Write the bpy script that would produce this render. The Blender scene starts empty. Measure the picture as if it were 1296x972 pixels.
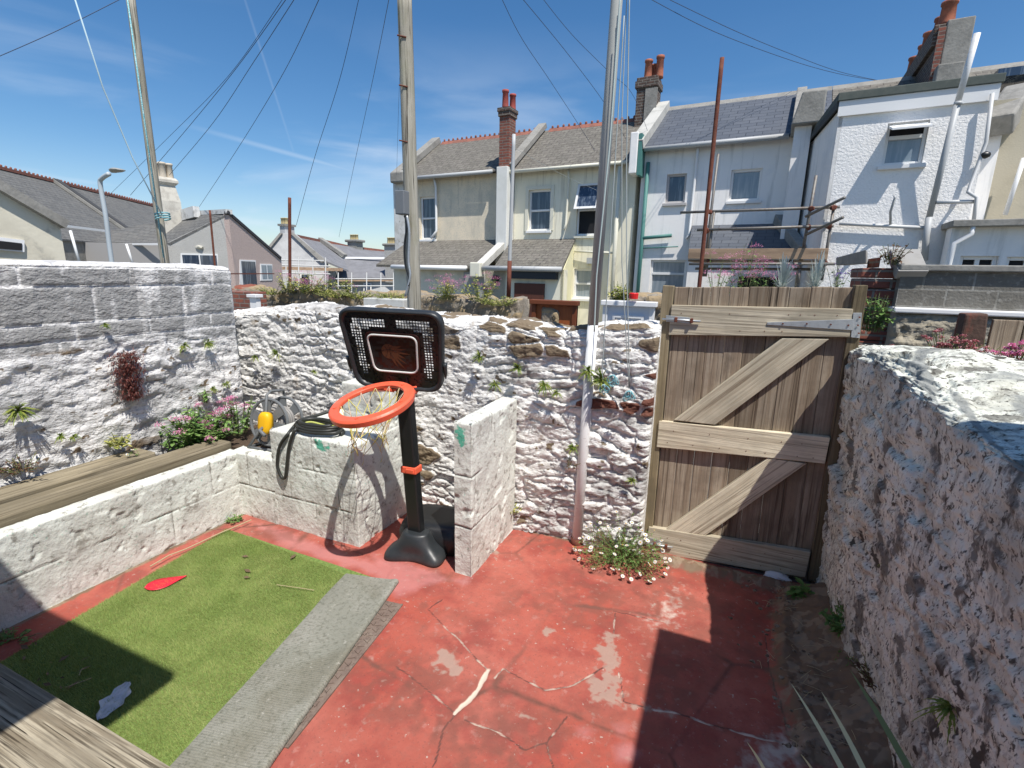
import bpy, bmesh, math, random
import numpy as np
from mathutils import Vector, Matrix
random.seed(7); rng = np.random.default_rng(7)
R_ = math.radians
SC = bpy.context.scene
# ---------------------------------------------------------------- camera
FPX, PITCH, ROLL, YAW, HC = 625.0, R_(12.7), R_(1.2), R_(23.0), 1.95
_f = np.array([-math.sin(YAW)*math.cos(PITCH), math.cos(YAW)*math.cos(PITCH), -math.sin(PITCH)])
_r0 = np.array([math.cos(YAW), math.sin(YAW), 0.]); _u0 = np.cross(_r0, _f)
_R = _r0*math.cos(ROLL)+_u0*math.sin(ROLL); _U = -_r0*math.sin(ROLL)+_u0*math.cos(ROLL)
CAMP = np.array([0, 0, HC])
cd = bpy.data.cameras.new('camera'); cam = bpy.data.objects.new('camera', cd); SC.collection.objects.link(cam)
cd.sensor_width = 36; cd.lens = 36*FPX/1296; cd.clip_start = .03; cd.clip_end = 3000
cam.matrix_world = Matrix(((_R[0], _U[0], -_f[0], 0), (_R[1], _U[1], -_f[1], 0), (_R[2], _U[2], -_f[2], HC), (0, 0, 0, 1)))
SC.camera = cam
SC.render.resolution_x, SC.render.resolution_y = 1024, 768
# ---------------------------------------------------------------- light
SUN = Vector((-.43, .34, -1)).normalized()
sl = bpy.data.lights.new('sun', 'SUN'); sl.energy = 5.0; sl.angle = R_(.55); sl.color = (1, .955, .89)
so = bpy.data.objects.new('sun', sl); SC.collection.objects.link(so); so.rotation_euler = SUN.to_track_quat('-Z', 'Y').to_euler()
W = bpy.data.worlds.new('World'); SC.world = W; W.use_nodes = True
wn, wl = W.node_tree.nodes, W.node_tree.links
sky = wn.new('ShaderNodeTexSky'); sky.sky_type = 'NISHITA'; sky.sun_disc = False
sky.sun_elevation = R_(61.3); sky.sun_rotation = R_(128); sky.air_density = 1.0; sky.dust_density = .6; sky.ozone_density = 3.0; sky.altitude = 50
bg = wn['Background']; bg.inputs[1].default_value = .10
SC.view_settings.view_transform = 'Standard'; SC.view_settings.look = 'None'
SC.view_settings.exposure = .25; SC.view_settings.gamma = 1
def ray(x, y): return _f+_R*(x-648)/FPX-_U*(y-486)/FPX
def gz(x, y, z=0.): d = ray(x, y); return CAMP+d*((z-HC)/d[2])
def gY(x, y, Y): d = ray(x, y); return CAMP+d*(Y/d[1])
def gX(x, y, X): d = ray(x, y); return CAMP+d*(X/d[0])
def at(x, y, dist): return CAMP+ray(x, y)*dist
# sky: thin high cloud and contrails over the clear blue
tc = wn.new('ShaderNodeTexCoord')
def wm(op, a, b=None, c=None):
    n = wn.new('ShaderNodeMath'); n.operation = op
    for i, v in enumerate((a, b, c)):
        if v is None: continue
        if isinstance(v, (int, float)): n.inputs[i].default_value = v
        else: wl.new(v, n.inputs[i])
    return n.outputs[0]
def wdot(vec):
    n = wn.new('ShaderNodeVectorMath'); n.operation = 'DOT_PRODUCT'; wl.new(tc.outputs['Generated'], n.inputs[0]); n.inputs[1].default_value = tuple(vec); return n.outputs['Value']
def wsmooth(v, lo, hi, tlo=0, thi=1):
    n = wn.new('ShaderNodeMapRange'); n.interpolation_type = 'SMOOTHSTEP'; wl.new(v, n.inputs[0])
    for i, k in enumerate((lo, hi, tlo, thi)): n.inputs[i+1].default_value = k
    return n.outputs[0]
mp = wn.new('ShaderNodeMapping'); wl.new(tc.outputs['Generated'], mp.inputs[0]); mp.inputs['Scale'].default_value = (2.2, 1.6, 9); mp.inputs['Rotation'].default_value = (.1, .25, .3)
cn = wn.new('ShaderNodeTexNoise'); wl.new(mp.outputs[0], cn.inputs[0]); cn.inputs['Scale'].default_value = 1.5; cn.inputs['Detail'].default_value = 9; cn.inputs['Distortion'].default_value = .4
sz = wn.new('ShaderNodeSeparateXYZ'); wl.new(tc.outputs['Generated'], sz.inputs[0])
band = wm('MULTIPLY', wsmooth(sz.outputs[2], .42, .05), wsmooth(wdot(at(330, 260, 1)-CAMP), .55, 1.0))
cl = wm('MULTIPLY', wsmooth(cn.outputs[0], .43, .75), band); cl = wm('MULTIPLY', cl, .75)
low = wm('MULTIPLY', wsmooth(sz.outputs[2], .2, .0), .22)
mask = wm('MAXIMUM', cl, low)
def contrail(p, q, w, amt, taper):
    a, b = (at(*p, 1)-CAMP), (at(*q, 1)-CAMP); a /= np.linalg.norm(a); b /= np.linalg.norm(b)
    n = np.cross(a, b); n /= np.linalg.norm(n); d = wm('ABSOLUTE', wdot(n)); m = wsmooth(d, w, 0)
    mid = (a+b); mid /= np.linalg.norm(mid); c = float(a@mid)
    return wm('MULTIPLY', wm('MULTIPLY', m, wsmooth(wdot(mid), c-taper, c+.02)), amt)
mask = wm('MAXIMUM', mask, contrail((285, 172), (495, 230), .006, .3, .015))
mask = wm('MAXIMUM', mask, contrail((310, 0), (358, 150), .003, .14, .02))
mx = wn.new('ShaderNodeMix'); mx.data_type = 'RGBA'; wl.new(mask, mx.inputs[0])
hs = wn.new('ShaderNodeHueSaturation'); hs.inputs['Saturation'].default_value = 1.27; hs.inputs['Value'].default_value = 1.12; wl.new(sky.outputs[0], hs.inputs['Color'])
wl.new(hs.outputs[0], mx.inputs[6]); mx.inputs[7].default_value = (7.0, 7.8, 8.8, 1); wl.new(mx.outputs[2], bg.inputs[0])
# ---------------------------------------------------------------- numpy noise
def _h(i, j, s):
    n = (i.astype(np.int64)*374761393+j.astype(np.int64)*668265263+s*974634777) & 0xffffffff
    n = ((n ^ (n >> 13))*1274126177) & 0xffffffff; n = ((n ^ (n >> 16))*2246822519) & 0xffffffff
    return ((n ^ (n >> 15)) & 0xffffff)/float(0xffffff)
def vn(x, y, s=0):
    i, j = np.floor(x), np.floor(y); fx, fy = x-i, y-j; fx = fx*fx*(3-2*fx); fy = fy*fy*(3-2*fy)
    return (_h(i, j, s)*(1-fx)+_h(i+1, j, s)*fx)*(1-fy)+(_h(i, j+1, s)*(1-fx)+_h(i+1, j+1, s)*fx)*fy
def fbm(x, y, s=0, o=5):
    a, t, n = .5, 0, 0
    for k in range(o): t = t+a*vn(x*2**k+k*17.3, y*2**k-k*9.1, s+k); n += a; a *= .5
    return t/n
def voro(x, y, s=0, jit=.85):
    i, j = np.floor(x), np.floor(y); f1 = np.full(x.shape, 9.); f2 = f1.copy(); c = np.zeros(x.shape)
    for a in (-1, 0, 1):
        for b in (-1, 0, 1):
            ii, jj = i+a, j+b
            d = np.hypot(ii+.5+jit*(_h(ii, jj, s)-.5)-x, jj+.5+jit*(_h(ii, jj, s+5)-.5)-y)
            h = _h(ii, jj, s+9); n = d < f1
            f2 = np.where(n, f1, np.minimum(f2, d)); c = np.where(n, h, c); f1 = np.where(n, d, f1)
    return f1, f2, c
def ss(a, b, x): t = np.clip((x-a)/(b-a), 0, 1); return t*t*(3-2*t)
# ---------------------------------------------------------------- materials
def M(name, col, rough=.8, layers=(), bump=(), co='Object', metal=0, spec=.4, trans=0, brick=None, wave=None, var=0):
    """layers: (scale, detail, lo, hi, colour, amount[, stretch]); bump: (scale, detail, strength, dist[, stretch])"""
    m = bpy.data.materials.new(name); m.use_nodes = True; N, L = m.node_tree.nodes, m.node_tree.links
    b = N['Principled BSDF']; tcn = N.new('ShaderNodeTexCoord'); src = tcn.outputs[co]
    b.inputs['Roughness'].default_value = rough; b.inputs['Metallic'].default_value = metal; b.inputs['Specular IOR Level'].default_value = spec
    def vec(st):
        if st is None: return src
        mpn = N.new('ShaderNodeMapping'); L.new(src, mpn.inputs[0]); mpn.inputs['Scale'].default_value = st; return mpn.outputs[0]
    cur = None; h = None
    def mixc(fac, a, bcol):
        n = N.new('ShaderNodeMix'); n.data_type = 'RGBA'
        if isinstance(fac, float): n.inputs[0].default_value = fac
        else: L.new(fac, n.inputs[0])
        for k, v in ((6, a), (7, bcol)):
            if isinstance(v, tuple): n.inputs[k].default_value = (*v, 1)
            else: L.new(v, n.inputs[k])
        return n.outputs[2]
    cur = col
    bh = None
    if brick:
        t = N.new('ShaderNodeTexBrick'); L.new(vec(None), t.inputs[0])
        c1, c2, mo, w, hh, ms = brick
        t.inputs['Color1'].default_value = (*c1, 1); t.inputs['Color2'].default_value = (*c2, 1); t.inputs['Mortar'].default_value = (*mo, 1)
        t.inputs['Scale'].default_value = 1; t.inputs['Brick Width'].default_value = w; t.inputs['Row Height'].default_value = hh; t.inputs['Mortar Size'].default_value = ms
        t.inputs['Mortar Smooth'].default_value = .2; t.inputs['Bias'].default_value = 0
        cur = t.outputs['Color']; bh = t.outputs['Fac']
    for l in layers:
        sc, de, lo, hi, c2, am = l[:6]; st = l[6] if len(l) > 6 else None
        n = N.new('ShaderNodeTexNoise'); L.new(vec(st), n.inputs[0]); n.inputs['Scale'].default_value = sc; n.inputs['Detail'].default_value = de; n.inputs['Roughness'].default_value = .62
        mr = N.new('ShaderNodeMapRange'); L.new(n.outputs[0], mr.inputs[0]); mr.inputs[1].default_value = lo; mr.inputs[2].default_value = hi; mr.inputs[4].default_value = am
        cur = mixc(mr.outputs[0], cur, c2)
    if isinstance(cur, tuple): b.inputs['Base Color'].default_value = (*cur, 1)
    else: L.new(cur, b.inputs['Base Color'])
    prev = None
    if bh is not None:
        bp = N.new('ShaderNodeBump'); bp.invert = True; bp.inputs['Strength'].default_value = .7; bp.inputs['Distance'].default_value = .01; L.new(bh, bp.inputs['Height']); prev = bp.outputs[0]
    for q in bump:
        sc, de, stg, di = q[:4]; st = q[4] if len(q) > 4 else None
        n = N.new('ShaderNodeTexNoise'); L.new(vec(st), n.inputs[0]); n.inputs['Scale'].default_value = sc; n.inputs['Detail'].default_value = de
        bp = N.new('ShaderNodeBump'); bp.inputs['Strength'].default_value = stg; bp.inputs['Distance'].default_value = di; L.new(n.outputs[0], bp.inputs['Height'])
        if prev is not None: L.new(prev, bp.inputs['Normal'])
        prev = bp.outputs[0]
    if prev is not None: L.new(prev, b.inputs['Normal'])
    if trans:
        t = N.new('ShaderNodeBsdfTranslucent'); mxs = N.new('ShaderNodeMixShader'); mxs.inputs[0].default_value = trans
        if isinstance(cur, tuple): t.inputs[0].default_value = (*cur, 1)
        else: L.new(cur, t.inputs[0])
        L.new(b.outputs[0], mxs.inputs[1]); L.new(t.outputs[0], mxs.inputs[2]); L.new(mxs.outputs[0], N['Material Output'].inputs[0])
    m['_base'] = 1
    return m
def attr_mix(m, attr, col, noise=None, gain=1., after=True):
    """mix a colour over a material's base colour where a vertex attribute says so (edges broken up by noise)"""
    N, L = m.node_tree.nodes, m.node_tree.links; b = N['Principled BSDF']; a = N.new('ShaderNodeAttribute'); a.attribute_name = attr
    f = a.outputs['Fac']
    if noise:
        sc, k = noise; n = N.new('ShaderNodeTexNoise'); t = N.new('ShaderNodeTexCoord'); L.new(t.outputs['Object'], n.inputs[0]); n.inputs['Scale'].default_value = sc; n.inputs['Detail'].default_value = 6
        s1 = N.new('ShaderNodeMath'); s1.operation = 'MULTIPLY_ADD'; L.new(n.outputs[0], s1.inputs[0]); s1.inputs[1].default_value = k; L.new(f, s1.inputs[2])
        mr = N.new('ShaderNodeMapRange'); L.new(s1.outputs[0], mr.inputs[0]); mr.inputs[1].default_value = .36+k*.48; mr.inputs[2].default_value = .70+k*.52; mr.inputs[4].default_value = gain; f = mr.outputs[0]
    mxn = N.new('ShaderNodeMix'); mxn.data_type = 'RGBA'; L.new(f, mxn.inputs[0])
    i = b.inputs['Base Color']
    if i.is_linked: L.new(i.links[0].from_socket, mxn.inputs[6])
    else: mxn.inputs[6].default_value = i.default_value
    if isinstance(col, tuple): mxn.inputs[7].default_value = (*col, 1)
    L.new(mxn.outputs[2], i); return m
# ---------------------------------------------------------------- mesh builder
ORG = {}
ident = lambda a, b, c: (a, b, c)
class MB:
    def __init__(s, xf=ident): s.v = []; s.f = []; s.m = []; s.xf = xf; s.cm = 0
    def add(s, pts): i = len(s.v); s.v += [tuple(float(q) for q in s.xf(*p)) for p in pts]; return i
    def face(s, idx): s.f.append(tuple(idx)); s.m.append(s.cm)
    def poly(s, pts): i = s.add(pts); s.face(range(i, i+len(pts))); return s
    def hexa(s, p):
        i = s.add(p)
        for q in ((0, 3, 2, 1), (4, 5, 6, 7), (0, 1, 5, 4), (1, 2, 6, 5), (2, 3, 7, 6), (3, 0, 4, 7)): s.face([i+k for k in q])
        return s
    def box(s, a0, a1, b0, b1, c0, c1):
        return s.hexa([(a0, b0, c0), (a1, b0, c0), (a1, b1, c0), (a0, b1, c0), (a0, b0, c1), (a1, b0, c1), (a1, b1, c1), (a0, b1, c1)])
    def prism(s, pts, off):   # polygon extruded by the vector off
        o = np.array(off); n = len(pts); i = s.add(list(pts)+[tuple(np.array(p)+o) for p in pts])
        s.face(range(i, i+n)); s.face(reversed(range(i+n, i+2*n)))
        for k in range(n): s.face((i+k, i+n+k, i+n+(k+1) % n, i+(k+1) % n))
        return s
    def beam(s, p, q, w, h, up=(0, 0, 1)):
        p, q = np.array(p, float), np.array(q, float); d = q-p; d /= np.linalg.norm(d); up = np.array(up, float)
        a = np.cross(d, up); a /= np.linalg.norm(a); b = np.cross(a, d); a *= w/2; b *= h/2
        return s.hexa([p-a-b, p+a-b, p+a+b, p-a+b, q-a-b, q+a-b, q+a+b, q-a+b])
    def tube(s, pts, r, n=8, cap=True, closed=False):
        P = np.array([s.xf(*p) for p in pts], float); k = len(P); r = np.full(k, r, float) if np.isscalar(r) else np.array(r, float)
        T = np.gradient(P, axis=0) if not closed else np.roll(P, -1, 0)-np.roll(P, 1, 0)
        T /= np.linalg.norm(T, axis=1)[:, None]+1e-9
        a = np.cross(T[0], (0, 0, 1)); 
        if np.linalg.norm(a) < .1: a = np.cross(T[0], (1, 0, 0))
        a /= np.linalg.norm(a); i0 = len(s.v)
        for j in range(k):
            a = a-T[j]*(a@T[j]); a /= np.linalg.norm(a); b = np.cross(T[j], a)
            for q in range(n):
                t = 2*math.pi*q/n; s.v.append(tuple(P[j]+r[j]*(a*math.cos(t)+b*math.sin(t))))
        for j in range(k if closed else k-1):
            j2 = (j+1) % k
            for q in range(n): s.face((i0+j*n+q, i0+j*n+(q+1) % n, i0+j2*n+(q+1) % n, i0+j2*n+q))
        if cap and not closed: s.face(reversed(range(i0, i0+n))); s.face(range(i0+(k-1)*n, i0+k*n))
        return s
    def loft(s, rings, cap=True):
        n = len(rings[0]); ii = [s.add(r) for r in rings]
        for a, b in zip(ii, ii[1:]):
            for q in range(n): s.face((a+q, a+(q+1) % n, b+(q+1) % n, b+q))
        if cap: s.face(reversed(range(ii[0], ii[0]+n))); s.face(range(ii[-1], ii[-1]+n))
        return s
    def lathe(s, c, prof, n=16, ax=(0, 0, 1)):
        ax = np.array(ax, float); ax /= np.linalg.norm(ax); a = np.cross(ax, (0.3, .9, .1)); a /= np.linalg.norm(a); b = np.cross(ax, a); c = np.array(c, float)
        return s.loft([[c+ax*z+r*(a*math.cos(2*math.pi*q/n)+b*math.sin(2*math.pi*q/n)) for q in range(n)] for r, z in prof])
    def lump(s, c, r, seed=0, n=2, amp=.25):
        bmx = bmesh.new(); bmesh.ops.create_icosphere(bmx, subdivisions=n, radius=1); rr = random.Random(seed); o = [rr.uniform(-9, 9) for _ in range(3)]
        from mathutils import noise
        i = len(s.v); r = (r, r, r) if np.isscalar(r) else r
        for v in bmx.verts:
            k = 1+amp*2*noise.noise(Vector((v.co.x*1.3+o[0], v.co.y*1.3+o[1], v.co.z*1.3+o[2]))); s.v.append(tuple(float(x) for x in s.xf(c[0]+v.co.x*r[0]*k, c[1]+v.co.y*r[1]*k, c[2]+v.co.z*r[2]*k)))
        for f in bmx.faces: s.face([i+v.index for v in f.verts])
        bmx.free(); return s
    def build(s, name, mats, parent=None, loc=None, smooth=False, bevel=0, local=False, solid=0):
        me = bpy.data.meshes.new(name); V = np.array(s.v, float).reshape(-1, 3)
        org = np.array(ORG.get(parent.name, (0, 0, 0)) if parent else (loc if loc is not None else (0, 0, 0)), float)
        if not local: V = V-org
        me.from_pydata(V.tolist(), [], s.f)
        for m in (mats if isinstance(mats, (list, tuple)) else [mats]): me.materials.append(m)
        finish(me, s.m, smooth)
        o = bpy.data.objects.new(name, me); SC.collection.objects.link(o)
        if parent: o.parent = parent
        else: o.location = org
        ORG[o.name] = tuple(org)
        if bevel: b = o.modifiers.new('bevel', 'BEVEL'); b.width = bevel; b.segments = 2; b.limit_method = 'ANGLE'; b.angle_limit = R_(40); b.use_clamp_overlap = True
        if solid: b = o.modifiers.new('solid', 'SOLIDIFY'); b.thickness = solid
        return o
def finish(me, mi=None, smooth=False):
    n = len(me.polygons)
    if mi is not None and len(mi) == n: me.polygons.foreach_set('material_index', mi)
    if n < 60000:   # metric uv: u along the face, v up it
        bmx = bmesh.new(); bmx.from_mesh(me); bmesh.ops.recalc_face_normals(bmx, faces=bmx.faces) if n < 20000 else None; bmx.to_mesh(me); bmx.free()
        co = np.empty(len(me.vertices)*3); me.vertices.foreach_get('co', co); co = co.reshape(-1, 3)
        lv = np.empty(len(me.loops), int); me.loops.foreach_get('vertex_index', lv)
        pn = np.empty(n*3); me.polygons.foreach_get('normal', pn); pn = pn.reshape(-1, 3); tot = np.empty(n, int); me.polygons.foreach_get('loop_total', tot)
        N = np.repeat(pn, tot, 0); u = np.stack([-N[:, 1], N[:, 0], np.zeros(len(N))], 1); ln = np.linalg.norm(u, axis=1); flat = ln < .02
        u[flat] = (1, 0, 0); ln[flat] = 1; u /= ln[:, None]; v = np.cross(N, u); p = co[lv]
        uv = np.stack([(p*u).sum(1), (p*v).sum(1)], 1); l = me.uv_layers.new(name='uv'); l.data.foreach_set('uv', uv.ravel())
    me.polygons.foreach_set('use_smooth', [bool(smooth)]*n); me.update()
def tag(o, label, cat, group=None, kind=None):
    if label: o['label'] = label
    if cat: o['category'] = cat
    if group: o['group'] = group
    if kind: o['kind'] = kind
    return o
def thing(name, label, cat, loc=(0, 0, 0), group=None):
    o = bpy.data.objects.new(name, None); o.empty_display_size = .1; SC.collection.objects.link(o); o.location = tuple(float(x) for x in loc); ORG[o.name] = tuple(float(x) for x in loc)
    return tag(o, label, cat, group)
def dup(root, loc, label=None, rot=None, scale=None):
    kids = {}
    for o in SC.objects:
        if o.parent: kids.setdefault(o.parent.name, []).append(o)
    def cp(o, par):
        c = o.copy(); SC.collection.objects.link(c)
        if par: c.parent = par
        for k in kids.get(o.name, []): cp(k, c)
        return c
    r = cp(root, None); r.location = tuple(float(x) for x in loc)
    if label: r['label'] = label
    if rot is not None: r.rotation_euler = rot
    if scale is not None: r.scale = (scale,)*3
    return r
def grid_obj(name, P, mats, attrs=None, parent=None, loc=(0, 0, 0), smooth=True, wrap=False, extra=None, mi=None):
    """P: (a,b,3) array of points -> one mesh of quads; extra = list of extra faces"""
    a, b, _ = P.shape; idx = np.arange(a*b).reshape(a, b)
    q = np.stack([idx[:-1, :-1], idx[1:, :-1], idx[1:, 1:], idx[:-1, 1:]], -1).reshape(-1, 4)
    if wrap:
        w = np.stack([idx[:-1, -1], idx[1:, -1], idx[1:, 0], idx[:-1, 0]], -1).reshape(-1, 4); q = np.concatenate([q, w])
    me = bpy.data.meshes.new(name); org = np.array(ORG.get(parent.name) if parent else loc, float)
    F = q.tolist()+(extra or [])
    me.from_pydata((P.reshape(-1, 3)-org).tolist(), [], F)
    for k, v in (attrs or {}).items():
        at_ = me.attributes.new(k, 'FLOAT', 'POINT'); at_.data.foreach_set('value', np.asarray(v, float).ravel())
    for m in (mats if isinstance(mats, (list, tuple)) else [mats]): me.materials.append(m)
    if mi is not None: me.polygons.foreach_set('material_index', list(mi)+[0]*(len(F)-len(mi)))
    me.polygons.foreach_set('use_smooth', [smooth]*len(F)); me.update()
    o = bpy.data.objects.new(name, me); SC.collection.objects.link(o)
    if parent: o.parent = parent
    else: o.location = tuple(org)
    ORG[o.name] = tuple(org); return o
def wall_grid(A, B, thick, hf, disp, res=.014, z0=-.05, batter=0., rtop=.09, endR=.05, backres=.08, attr=None):
    """solid rough wall from A to B (plan), its body to the left of A->B; displaced front and top"""
    A, B = np.array(A, float), np.array(B, float); L = np.linalg.norm(B-A); d = (B-A)/L; nrm = np.array([-d[1], d[0]])  # into the wall
    s = np.linspace(0, L, max(int(L/res), 4)); e = endR*(1-np.cos(np.linspace(0, math.pi/2, 5)[:-1])); s = np.unique(np.concatenate([[0], e, s, L-e, [L]]))
    H = hf(s); nf = int(max(H)/res); na = int((thick+rtop)/res); nb = int(max(H)/backres)
    rows = [];  tt = np.concatenate([np.linspace(0, 1, nf), 1+np.linspace(0, 1, na+1)[1:], 2+np.linspace(0, 1, nb+1)[1:]])
    S, T = np.meshgrid(s, tt, indexing='ij'); Hh = H[:, None]+0*T
    off = np.zeros_like(T); z = np.zeros_like(T); no = np.zeros_like(T); nz = np.zeros_like(T); arc = np.zeros_like(T)
    f = T <= 1; z[f] = (z0+(Hh-rtop-z0)*T)[f]; off[f] = (batter*(z-z0))[f]; no[f] = -1; arc[f] = z[f]
    bt = batter*(Hh-rtop-z0); m = (T > 1) & (T <= 2); ang = (T-1)*math.pi; e_ = .45; c, si = np.cos(ang), np.sin(ang)
    th = (thick-bt)
    off[m] = (bt+th/2*(1-np.sign(c)*np.abs(c)**e_))[m]; z[m] = (Hh-rtop+rtop*np.abs(si)**.7)[m]; no[m] = -c[m]; nz[m] = si[m]; arc[m] = (Hh-rtop+(T-1)*(th+rtop))[m]
    k = T > 2; off[k] = thick; z[k] = (Hh-rtop-(Hh-rtop-z0)*(T-2))[k]; no[k] = 1; arc[k] = (Hh+thick+(T-2))[k]
    ds = np.minimum(S, L-S); kk = np.clip(1-ds/endR, 0, 1); off = thick/2+(off-thick/2)*(1-2*endR/thick*(1-np.sqrt(np.clip(1-kk*kk, 0, 1))))
    D, at2 = disp(S, arc, z, T)
    X = A[0]+d[0]*S+nrm[0]*(off+no*D); Y = A[1]+d[1]*S+nrm[1]*(off+no*D); Z = z+nz*D
    P = np.stack([X, Y, Z], -1); a, b = S.shape; idx = np.arange(a*b).reshape(a, b)
    return P, at2, [list(map(int, idx[0])), list(map(int, idx[-1][::-1]))]
# ================================================================ THE YARD
def attrs_wall(m, stone, grey, brick=None):
    attr_mix(m, 'bare', stone, (22, .5)); attr_mix(m, 'grey', grey, (14, .7), .85)
    if brick: attr_mix(m, 'brick', brick, (30, .4))
    return m
wash_l = [(3.2, 6, .45, .72, (.55, .54, .51), .6), (9, 8, .52, .66, (.36, .34, .31), .6, (1, 1, 2.4)), (30, 7, .57, .68, (.15, .13, .11), .7, (1, 1, 2)), (6, 7, .60, .68, (.34, .26, .17), .5), (85, 4, .62, .72, (.12, .10, .08), .6)]
m_wash = attrs_wall(M('whitewashed_stone', (.76, .75, .72), .9, wash_l, [(16, 8, .45, .02, (1, 1, 2.2)), (55, 8, .7, .010, (1, 1, 1.8)), (170, 4, .5, .004)], spec=.15), (.20, .155, .105), (.17, .165, .16), (.16, .07, .05))
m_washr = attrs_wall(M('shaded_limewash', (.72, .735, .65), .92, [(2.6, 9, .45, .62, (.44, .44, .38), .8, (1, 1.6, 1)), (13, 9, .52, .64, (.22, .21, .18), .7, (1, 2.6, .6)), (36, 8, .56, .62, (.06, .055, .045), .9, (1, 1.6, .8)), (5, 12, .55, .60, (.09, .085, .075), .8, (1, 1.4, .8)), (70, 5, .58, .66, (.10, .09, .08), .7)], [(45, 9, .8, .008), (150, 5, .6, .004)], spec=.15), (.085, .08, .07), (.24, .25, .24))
m_left = attrs_wall(M('weathered_limewash', (.72, .71, .69), .9, [(2.4, 7, .44, .64, (.52, .52, .52), .6, (1, 1, .45)), (9, 8, .52, .66, (.32, .32, .32), .6, (1, 1, .5)), (26, 7, .57, .68, (.16, .15, .14), .7, (1, 1, 1.6)), (90, 5, .6, .72, (.13, .12, .11), .6)], [(14, 8, .6, .03, (1, 1, 1.8)), (50, 8, .8, .014, (1, 1, 1.5)), (160, 4, .5, .004)], spec=.2), (.20, .15, .10), (.25, .25, .245))
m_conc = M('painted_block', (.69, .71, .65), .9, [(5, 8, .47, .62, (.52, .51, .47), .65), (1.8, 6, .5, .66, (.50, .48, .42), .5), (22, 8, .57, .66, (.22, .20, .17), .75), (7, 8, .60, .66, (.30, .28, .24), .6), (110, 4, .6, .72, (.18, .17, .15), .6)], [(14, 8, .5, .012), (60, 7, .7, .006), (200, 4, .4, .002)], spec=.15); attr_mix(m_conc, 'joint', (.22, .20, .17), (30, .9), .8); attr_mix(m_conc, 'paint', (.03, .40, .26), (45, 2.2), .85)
m_green = M('green_paint', (.05, .36, .24), .8, [(20, 5, .5, .6, (.5, .5, .45), .8)])
m_wood_o = M('silvered_timber', (.30, .235, .155), .85, [(4, 8, .42, .62, (.44, .38, .29), .8, (1, 1, .06)), (16, 8, .5, .66, (.13, .095, .06), .7, (1, 1, .03)), (2.2, 4, .5, .7, (.24, .20, .12), .6)], [(22, 8, .5, .004, (1, 1, .04))], spec=.2)
def wood(name, c1, c2, c3, axis, rings=1.0, k=1.):
    st = {'x': (.035, 1, 1), 'y': (1, .035, 1), 'z': (1, 1, .035)}[axis]; s2 = tuple(.5*q if q < 1 else q*1. for q in st)
    return M(name, c1, .85, [(22*rings, 9, .46, .56, c2, .8*k, st), (70*rings, 8, .52, .62, c3, .75*k, s2), (3.5, 6, .45, .62, tuple(.62*q for q in c1), .6), (5, 7, .60, .66, tuple(.45*q for q in c1), .6, tuple(.3 if q < 1 else q for q in st)), (34*rings, 4, .655, .675, (.02, .015, .01), .9, tuple(.014 if q < 1 else q for q in st)), (200, 3, .58, .7, c3, .5, s2)], [(60*rings, 9, .8, .004, st), (160, 6, .5, .002, s2)], spec=.2)
_w0 = wood
def wood(*a, **k):
    m = _w0(*a, **k); N, L = m.node_tree.nodes, m.node_tree.links; b = N['Principled BSDF']; oi = N.new('ShaderNodeObjectInfo'); mr = N.new('ShaderNodeMapRange'); L.new(oi.outputs['Random'], mr.inputs[0]); mr.inputs[3].default_value = .72; mr.inputs[4].default_value = 1.22; h = N.new('ShaderNodeHueSaturation'); L.new(mr.outputs[0], h.inputs['Value']); L.new(b.inputs['Base Color'].links[0].from_socket, h.inputs['Color']); L.new(h.outputs[0], b.inputs['Base Color']); return m
w_rail = wood('gate_rail_timber', (.68, .61, .46), (.50, .43, .31), (.20, .15, .10), 'x')
w_plank = wood('gate_plank_timber', (.27, .21, .15), (.37, .31, .235), (.085, .06, .042), 'z')
w_post = wood('gate_post_timber', (.27, .22, .14), (.19, .15, .085), (.08, .06, .04), 'z')
w_sleep = wood('sleeper_timber', (.35, .30, .21), (.24, .20, .13), (.10, .075, .045), 'y', .9)
w_fore = wood('deck_timber', (.40, .35, .26), (.20, .165, .115), (.05, .038, .025), 'x', 1.7, 1.2)
m_galv = M('galvanised', (.48, .50, .51), .45, [(30, 4, .5, .7, (.33, .34, .34), .6)], metal=.6)
m_rust = M('rust', (.13, .038, .024), .85, [(18, 6, .45, .65, (.20, .07, .035), .7), (50, 5, .5, .7, (.07, .03, .02), .6)], [(60, 5, .4, .003)])
m_black = M('black_plastic', (.012, .013, .014), .38, spec=.5, bump=[(300, 2, .12, .001)])
m_blackr = M('moulded_plastic', (.022, .026, .029), .42, [(6, 5, .5, .72, (.06, .06, .06), .5)], spec=.5, bump=[(200, 3, .2, .001)])
m_orange = M('orange_plastic', (.80, .125, .06), .42, [(9, 5, .5, .75, (.85, .20, .11), .5)], spec=.45)
m_white = M('white_plastic', (.75, .75, .74), .5)

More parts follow.
